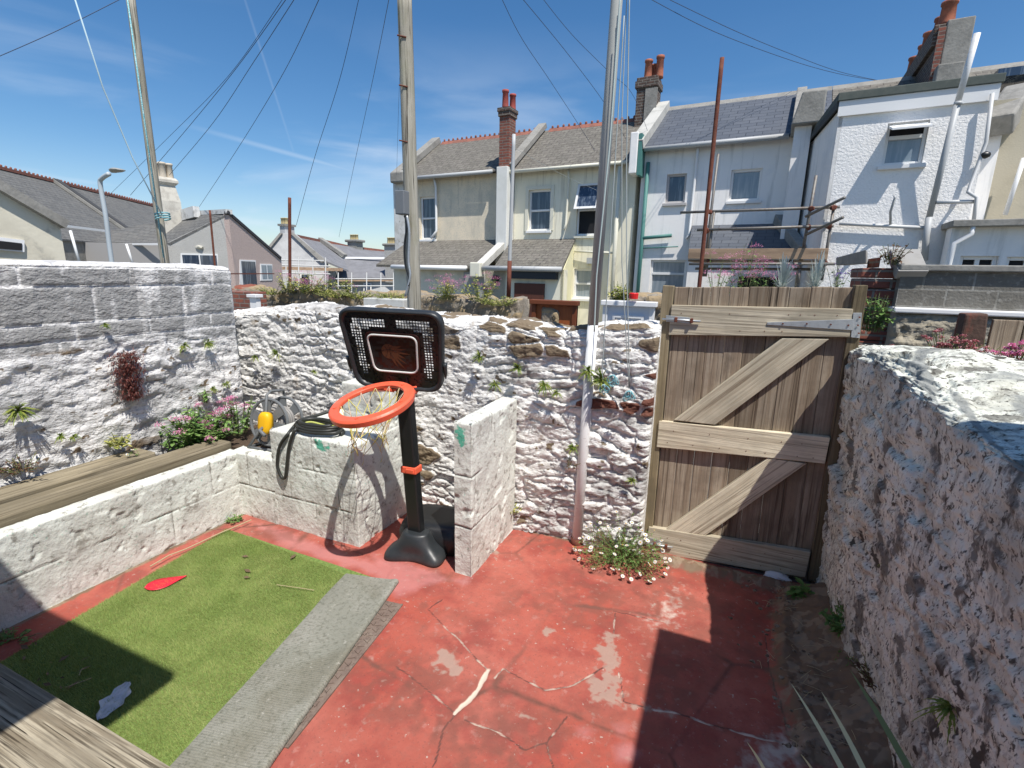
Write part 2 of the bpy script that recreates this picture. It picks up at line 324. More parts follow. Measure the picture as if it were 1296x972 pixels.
# ---- concrete yard painted red
def seg(px, py, a, b): 
    a, b = np.array(a[:2]), np.array(b[:2]); ab = b-a; t = np.clip(((px-a[0])*ab[0]+(py-a[1])*ab[1])/(ab@ab), 0, 1)
    return np.hypot(px-a[0]-t*ab[0], py-a[1]-t*ab[1])
def polyd(px, py, pts): return np.min([seg(px, py, p, q) for p, q in zip(pts, pts[1:])], axis=0)
g = lambda *xy: [gz(x, y) for x, y in xy]
NX, NY = 620, 560
xs, ys = np.linspace(-3.55, 1.25, NX), np.linspace(-.6, 3.62, NY); GX, GYY = np.meshgrid(xs, ys, indexing='ij')
wx = GX+.03*(fbm(GX*7, GYY*7, 3)-.5); wy = GYY+.03*(fbm(GX*7, GYY*7, 8)-.5)
cracks = [(g((541, 772), (578, 808), (620, 848)), .6), (g((620, 848), (605, 872), (578, 902)), 1.0), (g((578, 902), (545, 875), (500, 845)), .45), (g((578, 902), (562, 925), (548, 972)), .4),
          (g((590, 912), (622, 922), (665, 948), (690, 940), (718, 908)), .6), (g((628, 858), (640, 846), (668, 862), (690, 872), (718, 868), (770, 842)), .6), (g((776, 800), (778, 775)), .5),
          (g((776, 773), (840, 786)), .45), (g((785, 850), (790, 890), (850, 902), (990, 940)), .8), (g((968, 805), (975, 850), (990, 905), (1000, 930)), .6), (g((690, 940), (700, 972)), .4), (g((560, 760), (541, 772)), .3)]
cr = np.zeros_like(GX); fs = np.zeros_like(GX); wide = np.zeros_like(GX)
for c, wt in cracks:
    dd = polyd(wx, wy, c); fs = np.maximum(fs, ss(.008, .001, dd)*(.9 if wt < 1 else .3)); cr = np.maximum(cr, ss((.004+.034*fbm(GX*13, GYY*13, 47, 3)) if wt >= 1 else .012, .001, dd)*(1 if wt >= 1 else ss(.42, .62, fbm(GX*6+wt*9, GYY*6, 44))*wt)); wide = np.maximum(wide, ss(.06, .0, dd)*wt)
def blob(pts, soft=.05):
    P = np.array([p[:2] for p in pts]); ins = np.zeros(GX.shape, bool); n = len(P)
    for i in range(n):
        x1, y1 = P[i]; x2, y2 = P[(i+1) % n]; c = ((y1 > wy) != (y2 > wy)) & (wx < (x2-x1)*(wy-y1)/(y2-y1+1e-9)+x1); ins ^= c
    d = polyd(wx, wy, list(P)+[P[0]]); return np.where(ins, .5+np.minimum(d/soft, .5), .5-np.minimum(d/soft, .5))
mask = blob(g((765, 800), (778, 800), (785, 850), (792, 890), (850, 905), (835, 900), (775, 893), (742, 880), (745, 862), (762, 845), (755, 820)), .07)
for c in (g((545, 822), (562, 821), (584, 838), (590, 855), (572, 856), (550, 848)), g((683, 797), (696, 794), (704, 800), (690, 806)), g((655, 902), (668, 906), (674, 910), (662, 909)), g((618, 700), (628, 696), (638, 703), (628, 708)), g((1, 2), (2, 2), (2, 3))[:0]):
    if len(c): mask = np.maximum(mask, blob(c, .03)*.9)
mask = np.clip(mask*(.35+.9*ss(.3, .62, fbm(GX*22, GYY*22, 33, 4))), 0, 1)
pale = np.zeros_like(GX)
for c in (g((725, 917), (745, 912), (762, 925), (745, 940), (728, 935)), g((775, 945), (800, 940), (812, 955), (800, 968), (780, 965)), g((776, 915), (800, 920), (795, 935), (780, 930)), g((470, 700), (560, 722), (570, 735), (500, 760), (470, 740)), g((560, 735), (600, 728), (590, 745)), g((310, 655), (500, 720), (470, 730), (350, 690))):
    pale = np.maximum(pale, blob(c, .12)*.8)
dirt = blob(g((985, 735), (1060, 760), (1140, 880), (1200, 1000), (1120, 1000), (1010, 960), (975, 850), (978, 790)), .16)
dirt = np.maximum(dirt, .75*ss(.16, .0, np.abs(GYY-3.3))*(GX > -.35)); dirt = np.maximum(dirt, .8*ss(.07, 0, GX+3.42)); dirt = np.maximum(dirt, .62*ss(.06, 0, np.abs(3.27-GYY)))
stain = .5*wide+.6*ss(.56, .72, fbm(GX*2.1+4, GYY*2.1, 31))*ss(.45, .6, fbm(GX*13, GYY*13, 12))
lime = blob(g((800, 800), (870, 795), (872, 745), (850, 735), (820, 770)), .2)*.5+.9*blob(g((1000, 925), (1040, 935), (1060, 972), (990, 972), (930, 972), (960, 945)), .2)
_f1, _f2, _ = voro(wx*1.15+3.2, wy*1.15, 4); gm = .7*ss(.05, .0, _f2-_f1)*ss(.35, .6, fbm(GX*3, GYY*3, 38))+.55*ss(.42, .74, fbm(GX*1.7+8, GYY*2.4, 39, 6))*ss(.3, .65, fbm(GX*19, GYY*19, 46, 4))
slab = .008*(voro(wx*1.15+3.2, wy*1.15, 4)[2]-.5)
Z = slab+.012*(fbm(GX*1.5, GYY*1.5, 2)-.5)+.0028*(fbm(GX*30, GYY*30, 6)-.5)-.006*cr+.002*mask
Z += ss(.45, .9, dirt)*(.02+.045*fbm(GX*9, GYY*9, 9)+.02*fbm(GX*34, GYY*34, 29))*(GX > -.3)+.12*ss(.62, .98, GX+.1*(GYY-2.5)+.1)*ss(.2, .5, dirt)*(GYY < 3.2)
m_red = M('red_yard_paint', (.375, .082, .055), .7, [(.7, 8, .44, .60, (.29, .082, .060), .7), (1.3, 9, .42, .62, (.43, .135, .10), .75), (26, 6, .52, .66, (.29, .10, .075), .5), (4, 8, .48, .62, (.26, .052, .042), .65), (90, 4, .58, .70, (.17, .06, .048), .6), (13, 8, .60, .66, (.46, .20, .165), .55), (2.2, 8, .57, .66, (.24, .085, .065), .6), (38, 5, .66, .70, (.48, .40, .34), .85), (11, 9, .67, .70, (.45, .38, .32), .7)], [(60, 7, .35, .004), (9, 5, .3, .01)], spec=.3)
attr_mix(m_red, 'stain', (.19, .075, .055), (9, .8), .55); attr_mix(m_red, 'pale', (.50, .22, .21), (7, .9), .55); attr_mix(m_red, 'fiss', (.07, .035, .03), (26, .8), .8); attr_mix(m_red, 'lime', (.56, .50, .43), (24, 1.1), .85)
attr_mix(m_red, 'grime', (.17, .068, .05), None, .6); attr_mix(m_red, 'mask', (.36, .25, .20), (20, 2.4), .85); attr_mix(m_red, 'dirt', (.165, .115, .072), (13, 1.3), .95); attr_mix(m_red, 'soil', (.27, .20, .135), (40, .8), .8); attr_mix(m_red, 'crack', (.62, .52, .42), (16, 1.0), .95)
yard = grid_obj('yard_floor', np.stack([GX, GYY, Z], -1), m_red, dict(crack=cr, fiss=fs, soil=dirt*ss(.50, .62, fbm(GX*16, GYY*16, 35, 5)), grime=gm, mask=mask, pale=pale, dirt=dirt, stain=stain, lime=lime)); yard['kind'] = 'structure'
m_earth = M('lane_ground', (.15, .14, .12), .95, [(1.2, 8, .45, .6, (.10, .11, .055), .7), (8, 6, .5, .7, (.24, .22, .19), .6)], [(9, 8, .6, .03)])
mb = MB(); mb.poly([(-900, -900, -.06), (900, -900, -.06), (900, 900, -.06), (-900, 900, -.06)]); mb.build('ground', m_earth)['kind'] = 'structure'
mb = MB(); mb.box(-12, 4, 3.85, 5.9, -.05, -.02); mb.build('back_lane', M('lane_concrete', (.30, .29, .27), .9, [(3, 7, .45, .65, (.2, .19, .17), .7)], [(20, 6, .4, .01)]))['kind'] = 'structure'

# ---- rubble displacement
def rubble(seed, sx=.23, sz=.085, depth=.05, cov=.5, barez=None, greyf=None, brk=None, soft=.22, rough=.034):
    def f(S, A, z, T):
        w = (fbm(S*2.2, A*3.1, seed, 3)-.5)*.8; w2 = fbm(S*5, A*6, seed+3, 3)-.5
        u, v = S/sx+w2*1.1, A/sz+w*2.6+w2*.5
        f1, f2, c = voro(u, v, seed); edge = ss(0, soft, f2-f1); tilt = (v-np.floor(v)-.5)*.012
        amt = .35+.65*ss(.38, .55, fbm(S*1.1, A*1.4, seed+7, 3))
        D = depth*amt*((c-.45)*.8+edge*.5)+tilt*amt+rough*(fbm(S*9, A*15, seed+1, 6)-.5)*1.05+.010*(fbm(S*34, A*52, seed+6, 3)-.5)+.03*(fbm(S*2.3, A*2.3, seed+2, 3)-.5)
        rid = np.abs(fbm(S*4, A*17+S*1.5, seed+21, 5)-.5); D -= .013*ss(.035, 0, rid)*amt-.006*ss(.62, .7, fbm(S*26, A*34, seed+4, 3))
        bare = (c > 1-cov*(barez(S, A, z) if barez is not None else .25))*edge
        grey = greyf(S, A, z) if greyf is not None else .0*S+.55*ss(.5, .72, fbm(S*1.7, A*4, seed+13, 5))
        bare = np.maximum(bare, .85*ss(.66, .72, fbm(S*16, A*26, seed+31, 4))*edge*(c > .4)); grey = np.maximum(grey, .42*(1-edge)*ss(.45, .6, fbm(S*4, A*4, seed+17)))
        return D, dict(bare=bare*1., grey=grey, brick=(brk(S, A, z, c, edge) if brk else 0*S))
    return f
def mk_wall(name, label, cat, mat, *a, **k):
    kx = dict(k); P, att, caps = wall_grid(*a, **kx); o = grid_obj(name, P, mat, att, extra=caps, loc=(P[0, 0, 0], P[0, 0, 1], 0)); tag(o, label, cat); return o
hb = lambda s: 1.60+.03*np.sin(s*1.7)+.05*(fbm(s*2.3, s*0, 5)-.5)*2-.06*ss(.0, 1.2, 1.6-s)+.0*s
mk_wall('stone_wall', 'whitewashed rubble stone wall across the back of the yard, full of small ferns', 'wall', m_wash, (-4.45, 3.27), (-.375, 3.27), .46, hb,
        rubble(11, .25, .085, .036, .42, lambda S, A, z: .06+.95*ss(1.32, 1.5, A)*ss(1.6, 2.3, S)*ss(4.3, 3.6, S)+.35*ss(.9, .2, A)*(S < 3)*(S > 1.6), None,
               lambda S, A, z, c, e: ((S > 3.55) & (A > .95) & (A < 1.36) & (c > .62))*e*.95), res=.0092, batter=.02)
def left_disp(S, A, z, T):
    top = ss(1.50, 1.60, A-.05*(S > 4.3)); D, at_ = rubble(23, .34, .10, .036, .15, None, None, soft=.2)(S, A, z, T)
    w = .03*(fbm(S*3, A*3, 77)-.5); rowz = np.array([1.36, 1.45, 1.56, 1.80, 1.94]); js = np.min([np.abs(A+w-r) for r in rowz], axis=0)
    row = np.searchsorted(rowz, (A+w).ravel()).reshape(A.shape); sj = (S+w+row*.37)/np.where(row >= 3, .62, .48); jv = np.abs(sj-np.round(sj))*.55
    blk = ss(0, .014, js)*ss(0, .012, jv); hh = _h(np.floor(sj+.5), row*1., 5)
    Db = .015*blk+.012*(hh-.5)+.014*(fbm(S*9, A*9, 71)-.5)+.006*(fbm(S*30, A*30, 72)-.5)
    up = ss(1.28, 1.44, A+.22*(fbm(S*1.6, A*2, 99)-.5)); D = D*(1-up)+Db*up
    at_['bare'] = at_['bare']*(1-up); streak = fbm(S*11, A*1.1, 81, 5); gr = 1.0*ss(.002, .014, js)*ss(.001, .010, jv)-.5*ss(.48, .74, streak)-.45*ss(.56, .70, fbm(S*2.2, A*3, 84))
    at_['grey'] = np.clip(at_['grey']*(1-up)+up*np.clip(gr, 0, 1)*(T <= 1.02)*ss(.22, .36, fbm(S*2, A*3, 88)+.1), 0, 1)+.35*(1-up)*ss(.95, 1.4, A)*ss(.4, .65, fbm(S*3, A*2, 66))
    return D, at_
mk_wall('boundary_wall', 'tall white and grey stained wall on the left, with large rectangular blocks along its top', 'wall', m_left, (-4.02, -1.2), (-4.02, 3.12), .5,
        lambda s: 1.955+.0*s-.02*ss(3.9, 4.3, s), left_disp, res=.014, rtop=.04, endR=.06)
def right_disp(S, A, z, T):
    D, at_ = rubble(37, .42, .22, .040, .10, None, lambda S, A, z: .7*ss(.5, .7, fbm(S*2+A*1.3, A*2.5-S, 61, 5)), soft=.4, rough=.013)(S, A, z, T)
    D = D*.9+.003*(fbm(S*30+A*9, A*34, 60, 3)-.5)+.045*(fbm(S*2.4+A, A*2.0, 63, 4)-.5)-.016*ss(.64, .70, fbm(S*7, A*8, 64, 5))+.008*np.abs(fbm(S*5+A*3, A*14-S*8, 69, 4)-.5)*2
    D += .035*np.exp(-((S-.65)/.42)**2)*(T <= 1.5); at_['bare'] = .9*ss(.60, .66, fbm(S*14, A*14+S*5, 67, 6))*ss(.48, .62, fbm(S*2.2, A*2.2, 68, 3)); at_['grey'] = np.where(T > 1.03, .8*ss(.47, .66, fbm(S*2.5+A, A*20+S*6, 59, 6)), at_['grey']*.5); return D, at_
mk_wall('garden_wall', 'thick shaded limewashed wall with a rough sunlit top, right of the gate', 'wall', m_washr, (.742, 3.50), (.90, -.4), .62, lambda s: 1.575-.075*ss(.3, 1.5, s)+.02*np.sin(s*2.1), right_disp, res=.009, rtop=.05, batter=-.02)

# ---- low block walls
def block_mass(name, label, x0, x1, y0, y1, h, rows, bl, seed, paint=None, cat='wall'):
    t = thing(name, label, cat, ((x0+x1)/2, (y0+y1)/2, 0))
    # surface grid over the five visible sides, mapped to metric coordinates
    r = .018; def_side = [((x0, y0), (x1, y0)), ((x1, y0), (x1, y1)), ((x1, y1), (x0, y1)), ((x0, y1), (x0, y0))]
    S, XY, NN = [], [], []; acc = 0
    for a, b in def_side:
        a, b = np.array(a), np.array(b); L = np.linalg.norm(b-a); n = max(int(L/.009), 3); k = (np.arange(n)+.5)/n; k[0] = .25/n; d = (b-a)/L
        for q in k: XY.append(a+d*L*q); S.append(acc+L*q); NN.append((d[1], -d[0]))
        acc += L
    XY, S, NN = np.array(XY), np.array(S), np.array(NN); nz_ = int(h/.009); zz = np.concatenate([np.linspace(-.03, h-r, nz_), h-r+r*np.sin(np.linspace(.3, math.pi/2, 4))])
    ins = np.concatenate([np.zeros(nz_), r*(1-np.cos(np.linspace(.3, math.pi/2, 4)))]); tops = np.linspace(0, 1, 10)[1:]
    S2, Z2 = np.meshgrid(S, zz, indexing='ij'); rh = h/rows; rw = Z2/rh; row = np.floor(rw); jz = np.abs(rw-np.round(rw))*rh; jz = np.where((np.round(rw) == 0) | (np.round(rw) == rows), 1, jz)
    sj = S2/bl+.5*(row % 2)+.13; jx = np.abs(sj-np.round(sj))*bl; wob = .010*(fbm(S2*6, Z2*6, seed)-.5); jt = np.minimum(jz, jx)+wob*.7+.003; jm = ss(.011, .002, jt)*ss(.28, .5, fbm(S2*3, Z2*3, seed+9))
    D = -.009*jm-.008*ss(.70, .76, fbm(S2*11, Z2*11, seed+19, 4))+.011*(fbm(S2*7, Z2*7, seed+1)-.5)+.005*(fbm(S2*40, Z2*40, seed+2)-.5)+.004*(_h(np.floor(sj+.5), row, seed)-.5)
    X = XY[:, 0][:, None]+NN[:, 0][:, None]*(D-ins[None]); Y = XY[:, 1][:, None]+NN[:, 1][:, None]*(D-ins[None]); Zz = Z2+.010*(fbm(X*7, Y*7, seed+4)-.5)*(Z2 > h*.8)
    P = np.stack([X, Y, Zz], -1); c = np.array([(x0+x1)/2, (y0+y1)/2]); hx, hy = (x1-x0)/2, (y1-y0)/2; last = P[:, -1]
    T = []
    for k in tops:   # rings shrinking to the middle line of the top
        sh = min(hx, hy)*k*.999; q = last.copy()
        q[:, 0] = np.clip(last[:, 0], c[0]-hx+sh, c[0]+hx-sh); q[:, 1] = np.clip(last[:, 1], c[1]-hy+sh, c[1]+hy-sh); q[:, 2] = h+.010*(fbm(q[:, 0]*7, q[:, 1]*7, seed+4)-.5)+.004*(fbm(q[:, 0]*45, q[:, 1]*45, seed+5)-.5); T.append(q)
    P = np.concatenate([P, np.stack(T, 1)], 1); P = np.concatenate([P, P[:1]], 0)
    J = np.concatenate([jm, np.zeros((len(S), len(tops)))], 1); J = np.concatenate([J, J[:1]], 0)
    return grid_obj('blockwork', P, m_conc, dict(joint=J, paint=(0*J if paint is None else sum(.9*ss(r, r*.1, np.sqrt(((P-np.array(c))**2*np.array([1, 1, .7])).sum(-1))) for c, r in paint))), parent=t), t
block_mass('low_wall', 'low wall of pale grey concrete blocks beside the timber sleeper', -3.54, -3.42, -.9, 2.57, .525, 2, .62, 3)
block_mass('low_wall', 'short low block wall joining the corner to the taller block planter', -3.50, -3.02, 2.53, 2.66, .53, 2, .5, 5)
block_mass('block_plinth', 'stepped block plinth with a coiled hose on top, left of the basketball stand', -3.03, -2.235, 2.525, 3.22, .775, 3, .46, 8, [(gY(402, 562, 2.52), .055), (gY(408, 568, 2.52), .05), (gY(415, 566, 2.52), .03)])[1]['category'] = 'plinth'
pl = [o for o in SC.objects if o.name == 'block_plinth'][0]
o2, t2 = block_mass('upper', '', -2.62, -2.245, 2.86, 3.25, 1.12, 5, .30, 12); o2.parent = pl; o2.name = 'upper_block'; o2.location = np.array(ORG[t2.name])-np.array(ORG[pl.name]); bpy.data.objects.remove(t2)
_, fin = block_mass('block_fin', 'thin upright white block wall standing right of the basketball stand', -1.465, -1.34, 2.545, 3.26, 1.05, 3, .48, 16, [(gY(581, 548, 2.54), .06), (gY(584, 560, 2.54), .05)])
# ---- sleeper behind the low wall
t = thing('timber_sleeper', 'long weathered sleeper lying on top of the low left wall under the pink valerian', 'sleeper', (-3.8, 1, .45))
mb = MB(); mb.box(-3.76, -3.555, -1, 2.60, .36, .575); mb.build('beam', w_sleep, t, bevel=.012); mb = MB(); mb.box(-3.99, -3.77, -1, 2.15, .36, .60); mb.build('beam', w_sleep, t, bevel=.012)
mb = MB(); mb.box(-4.05, -3.545, -1, 3.3, .0, .42); mb.box(-3.99, -3.03, 2.67, 3.3, .0, .49)
tag(mb.build('planting_bed', M('bed_soil', (.075, .05, .033), .95, [(20, 6, .5, .7, (.16, .12, .08), .6)], [(30, 6, .8, .03)])), 'earth bed packed behind the low block wall', 'bed')

# ---- sleeper close to the camera
t = thing('deck_beam', 'rough grained timber beam in the near left corner, half in shade', 'beam', (-2.2, .55, .3))
mb = MB(); mb.box(-3.3, -1.2, .40, .735, .32, .42); mb.build('beam', w_fore, t, bevel=.006)
for x in (-3.2, -1.35): mb = MB(); mb.box(x-.05, x+.05, .50, .60, 0, .319); mb.build('post', w_post, t, bevel=.004)

# ---- gate
GP = 3.42
gx = lambda x, y: gY(x, y, GP)
G = thing('yard_gate', 'weathered ledged and braced timber gate in the back wall, seen from behind', 'gate', (.18, GP, 0))
def quadprism(name, px, Y0, Y1, mat, parent, bevel=.003):
    P = []
    for x, y in px: q = gY(x, y, Y0); P.append((q[0], Y0, q[2]))
    mb = MB(); mb.prism(P, (0, Y1-Y0, 0)); return mb.build(name, mat, parent, bevel=bevel)
quadprism('post', [(839, 361), (853, 362), (824, 690), (808, 688)], 3.405, 3.49, w_post, G, .004)
quadprism('post', [(1083, 361), (1099, 361), (1040, 735), (1022, 735)], 3.40, 3.49, w_post, G, .004)
topL, topR, botL, botR = gx(854, 363), gx(1084, 363), gx(824, 699), gx(1027, 738)
for k in range(9):
    a, b = k/9+.0006, (k+1)/9-.0006; dz = random.uniform(-.004, .004); yo = .0012*(k % 3)
    P = [topL*(1-a)+topR*a+(0, 0, dz), topL*(1-b)+topR*b+(0, 0, dz), botL*(1-b)+botR*b, botL*(1-a)+botR*a]
    mb = MB(); mb.prism([(p[0], GP+.012+yo, p[2]) for p in P], (0, .02, 0)); mb.build('plank', w_plank, G, bevel=.005)
def rail(px, Y=3.392): quadprism('rail', px, Y, GP+.011, w_rail, G, .004)
rail([(850, 386), (1080, 391), (1076, 427), (846, 424)]); rail([(834, 533), (1051, 554), (1044, 587), (831, 566)])
rail([(821, 667), (1026, 699), (1019, 731), (817, 698)])
for px in ([(990, 428), (1050, 429), (905, 538), (853, 532)], [(972, 580), (1021, 587), (893, 678), (842, 671)]):
    o = quadprism('brace', px, 3.396, GP+.0112, w_rail, G, .004); p, q = gx(*px[0]), gx(*px[3]); an = math.atan2(p[2]-q[2], p[0]-q[0]); o.data.transform(Matrix.Rotation(an, 4, 'Y')); o.rotation_euler = (0, -an, 0)   # grain runs along the brace
nmb = MB(); nmb.lathe((0, 0, 0), [(.003, 0), (.003, .0015), (.001, .002)], 8, (0, -1, 0)); nl = nmb.build('nail', m_rust, local=True); nm_ = nl.data; bpy.data.objects.remove(nl)
for (x0, y0), (x1, y1) in (((858, 396), (1074, 399)), ((860, 417), (1070, 420)), ((843, 543), (1044, 563)), ((840, 558), (1040, 579)), ((828, 676), (1018, 706)), ((826, 690), (1014, 722))):
    for k in range(9):
        if random.random() < .35: continue
        kk = (k+.15+.7*random.random())/9; p = gx(x0*(1-kk)+x1*kk, y0*(1-kk)+y1*kk); n_o = bpy.data.objects.new('nail', nm_); SC.collection.objects.link(n_o); n_o.parent = G; n_o.location = (p[0]-ORG[G.name][0], 3.3915-ORG[G.name][1], p[2])
hg = quadprism('strap_hinge', [(971, 408), (1080, 404), (1080, 418), (971, 411)], 3.386, 3.3915, m_galv, G, .001)
quadprism('hinge_plate', [(1080, 396), (1091, 396), (1088, 428), (1077, 427)], 3.388, 3.399, m_galv, hg, .001)
mb = MB(); [mb.lathe(gx(x, y)-(0, .036, 0), [(.005, 0), (.005, .004)], 8, (0, -1, 0)) for x, y in ((990, 409), (1020, 409), (1050, 410), (1072, 411), (1086, 401), (1085, 421), (1084, 411))]; mb.build('screw', m_rust, hg)
def bolt(x0, y0, x1, y1):
    b = quadprism('bolt', [(x0, y0-4), (x1-14, y1-4), (x1-14, y1+4), (x0, y0+4)], 3.386, 3.3915, m_galv, G, .001)
    mb = MB(); mb.tube([gx(x0-4, y0)-(0, .042, 0), gx(x1, y1)-(0, .042, 0)], .0065, 8); mb.build('bolt_bar', m_galv, b, smooth=True)
    mb = MB(); 
    for k in (.3, .75): q = gx(x0*(1-k)+x1*k, y0*(1-k)+y1*k); mb.box(q[0]-.009, q[0]+.009, q[1]-.054, q[1]-.034, q[2]-.015, q[2]+.015)
    mb.build('bolt_guide', m_rust, b, bevel=.003)
bolt(843, 403, 887, 406); bolt(820, 684, 852, 689)
# dark concrete threshold below the gate
mb = MB(); mb.box(-.36, .76, 3.40, 3.56, -.04, .012); mb.build('threshold', M('dark_concrete', (.10, .09, .08), .6, [(12, 6, .5, .7, (.3, .28, .26), .6)], [(30, 5, .5, .01)]))['kind'] = 'structure'

# ---- flag pole with ropes
pb = gz(730, 688); ptop = gY(785, -60, pb[1]+.05)
PT = thing('washing_pole', 'tall round metal pole, white below and grey above, in front of the whitewashed wall', 'pole', pb)
m_polew = M('white_pole_paint', (.72, .72, .71), .5, [(9, 6, .5, .7, (.55, .53, .5), .6), (60, 4, .6, .7, (.3, .25, .2), .5)]); m_poleg = M('grey_pole_paint', (.37, .38, .355), .8, [(6, 6, .45, .65, (.46, .47, .44), .6, (1, 1, .3))])
def pole_pt(z): k = z/ptop[2]; return pb*(1-k)+ptop*k+(0, 0, 0)
pz = lambda z: (pb[0]+(ptop[0]-pb[0])*z/ptop[2], pb[1]+(ptop[1]-pb[1])*z/ptop[2], z)
mb = MB(); mb.tube([pz(-.02), pz(.8), pz(1.62)], [.037, .036, .035], 20); mb.build('lower_pole', m_polew, PT, smooth=True)
mb = MB(); mb.tube([pz(1.621), pz(3.2), pz(6.2)], [.036, .035, .031], 20); mb.build('upper_pole', m_poleg, PT, smooth=True)
mb = MB(); mb.tube([pz(-.02), pz(.05)], .046, 16); mb.build('base_collar', m_rust, PT, smooth=True)
m_rope = M('grey_rope', (.34, .38, .37), .9); m_ropeb = M('blue_rope', (.10, .34, .40), .9, [(60, 3, .45, .6, (.45, .6, .6), .8)])
def rope(px, lab, Ys, r=.0035, mat=None, knots=()):
    pts = [gY(x, y, Y) for (x, y), Y in zip(px, Ys)]; mb = MB(); P = []
    for a, b in zip(pts, pts[1:]):
        for k in range(8): P.append(a*(1-k/8)+b*k/8)
    P.append(pts[-1]); mb.tube(P, r, 6); t = thing('rope', lab, 'rope', pts[-1], 'ropes hanging beside the white pole'); mb.build('strand', mat or m_rope, t, smooth=True)
    for kx, ky, kY, n in knots:
        c = gY(kx, ky, kY); mb = MB(); rr = random.Random(int(kx))
        for j in range(n):
            w = rr.uniform(.008, .022); h = rr.uniform(.03, .065); a0 = rr.uniform(-.5, .5)
            mb.tube([c+np.array([w*math.sin(q)+a0*.04*(1-math.cos(q)), -.012*rr.random()-.004*j, -h*(1-math.cos(q))*.6+.02]) for q in np.linspace(0, 6.2, 18)], .0032, 5)
        mb.build('knot', m_ropeb, t, smooth=True)
rope([(797, -20), (793, 200), (793, 330), (797, 490)], 'right hand slack rope with a blue knot, hanging against the wall beside the white pole', (3.2, 3.19, 3.17, 3.2), knots=((797, 498, 3.17, 7),))
rope([(794, -20), (787, 150), (787, 330), (796, 492)], 'thin rope running just left of the blue knotted one', (3.22, 3.19, 3.18, 3.2), .003)
rope([(790, 20), (775, 260), (762, 470), (764, 488)], 'rope hanging close along the pole down to a blue tangle by the fern', (3.2, 3.18, 3.17, 3.19), .0035, knots=((765, 490, 3.17, 6), (776, 478, 3.18, 5)))
rope([(786, -20), (772, 180), (755, 350), (752, 420)], 'pale rope held tight along the right side of the grey pole', (3.16, 3.16, 3.155, 3.16), .005, M('pale_rope', (.42, .50, .48), .9))

# ---- basketball stand
RC = np.array([-1.832, 2.236, 1.208]); Nr = np.array([-.095, -.287, 1.]); Nr /= np.linalg.norm(Nr)
Bn, Bu, Br = np.array([.182, -.95, -.255]), np.array([.062, -.248, .967]), np.array([.981, .191, -.014])
BC = np.array([-1.8865, 2.5815, 1.202])      # middle of the board's lower edge
B = lambda a, h, d=0.: BC+Br*a+Bu*h+Bn*d
BS = thing('basketball_stand', 'black childs basketball stand with an orange hoop and perforated board', 'basketball stand', (-1.85, 2.6, 0))
def rtrap(wb, wt, h0, h1, r, n=7):  # rounded trapezoid outline
    c = [(-wb/2, h0), (wb/2, h0), (wt/2, h1), (-wt/2, h1)]; out = []
    for i in range(4):
        p, a, b = np.array(c[i]), np.array(c[i-1]), np.array(c[(i+1) % 4]); da = (a-p)/np.linalg.norm(a-p); db = (b-p)/np.linalg.norm(b-p)
        s, e = p+da*r, p+db*r
        for k in range(n): t = k/(n-1); out.append((1-t)**2*s+2*t*(1-t)*p+t*t*e)
    return np.array(out)
outl = rtrap(.595, .69, 0, .534, .10)
def inpoly(x, y, P):
    c = False
    for i in range(len(P)):
        if ((P[i][1] > y) != (P[i-1][1] > y)) and x < (P[i-1][0]-P[i][0])*(y-P[i][1])/(P[i-1][1]-P[i][1])+P[i][0]: c = not c
    return c
def scaled(o, k, dh=.267): return np.array([((x)*k, dh+(y-dh)*k) for x, y in o])
inner = scaled(outl, .90); frame_o = rtrap(.30, .335, .125, .375, .05)
mb = MB(); p_ = .0182; hole = .0064; o1 = scaled(outl, .955)
hz_out = scaled(outl, .80); hz_in = np.array([(x*1.24, .25+(y-.25)*1.28) for x, y in frame_o])
nx_ = int(.36/p_)
for i in range(-nx_, nx_):
    for j in range(int(.54/p_)+1):
        a, h = (i+.5)*p_, (j+.5)*p_
        if not inpoly(a, h, o1): continue
        hh = p_/2
        if inpoly(a, h, hz_out) and not inpoly(a, h, hz_in) and h > .10 and abs(a) > .04 and not (h < .13 and abs(a) < .2):
            k = hole*(1.1 if h > .38 else .9); o_ = [(-1, -1), (1, -1), (1, 1), (-1, 1)]; i0 = mb.add([B(a+hh*u, h+hh*v, 0) for u, v in o_]+[B(a+k*u, h+k*v, 0) for u, v in o_])
            for q in range(4): r_ = (q+1) % 4; mb.face((i0+q, i0+r_, i0+4+r_, i0+4+q))
        else: mb.poly([B(a-hh, h-hh), B(a+hh, h-hh), B(a+hh, h+hh), B(a-hh, h+hh)])
bd = mb.build('backboard', m_black, BS, solid=.004)
mb = MB(); n_ = len(outl); prof = [(1.0, -.03), (1.005, .010), (.985, .020), (.955, .022), (.915, .008), (.905, -.004)]
rings = [[B(x, y, d) for x, y in scaled(outl, k)] for k, d in prof]; mb.loft(rings, cap=False); mb.build('rim', m_blackr, bd, smooth=True)
for s in (-1, 1): mb = MB(); mb.tube([B(s*(.323+.03*(h-.05)), h, .0) for h in (-.0+.10, .14, .18, .205)], [.004, .012, .013, .016], 10); mb.build('side_clip', m_blackr, bd, smooth=True)
mb = MB(); mb.loft([[B(x, .25+(y-.25)*k, d) for x, y in [(q[0]*k, q[1]) for q in frame_o]] for k, d in ((1.12, .0), (1.1, .012), (1.03, .014), (1.02, .004), (.9, .004))], cap=False); mb.poly([B(x*.93, .25+(y-.25)*.93, .0035) for x, y in frame_o]); mb.build('centre_panel', M('dark_panel', (.016, .008, .007), .3, [(7, 3, .4, .7, (.05, .01, .01), .7)]), bd)
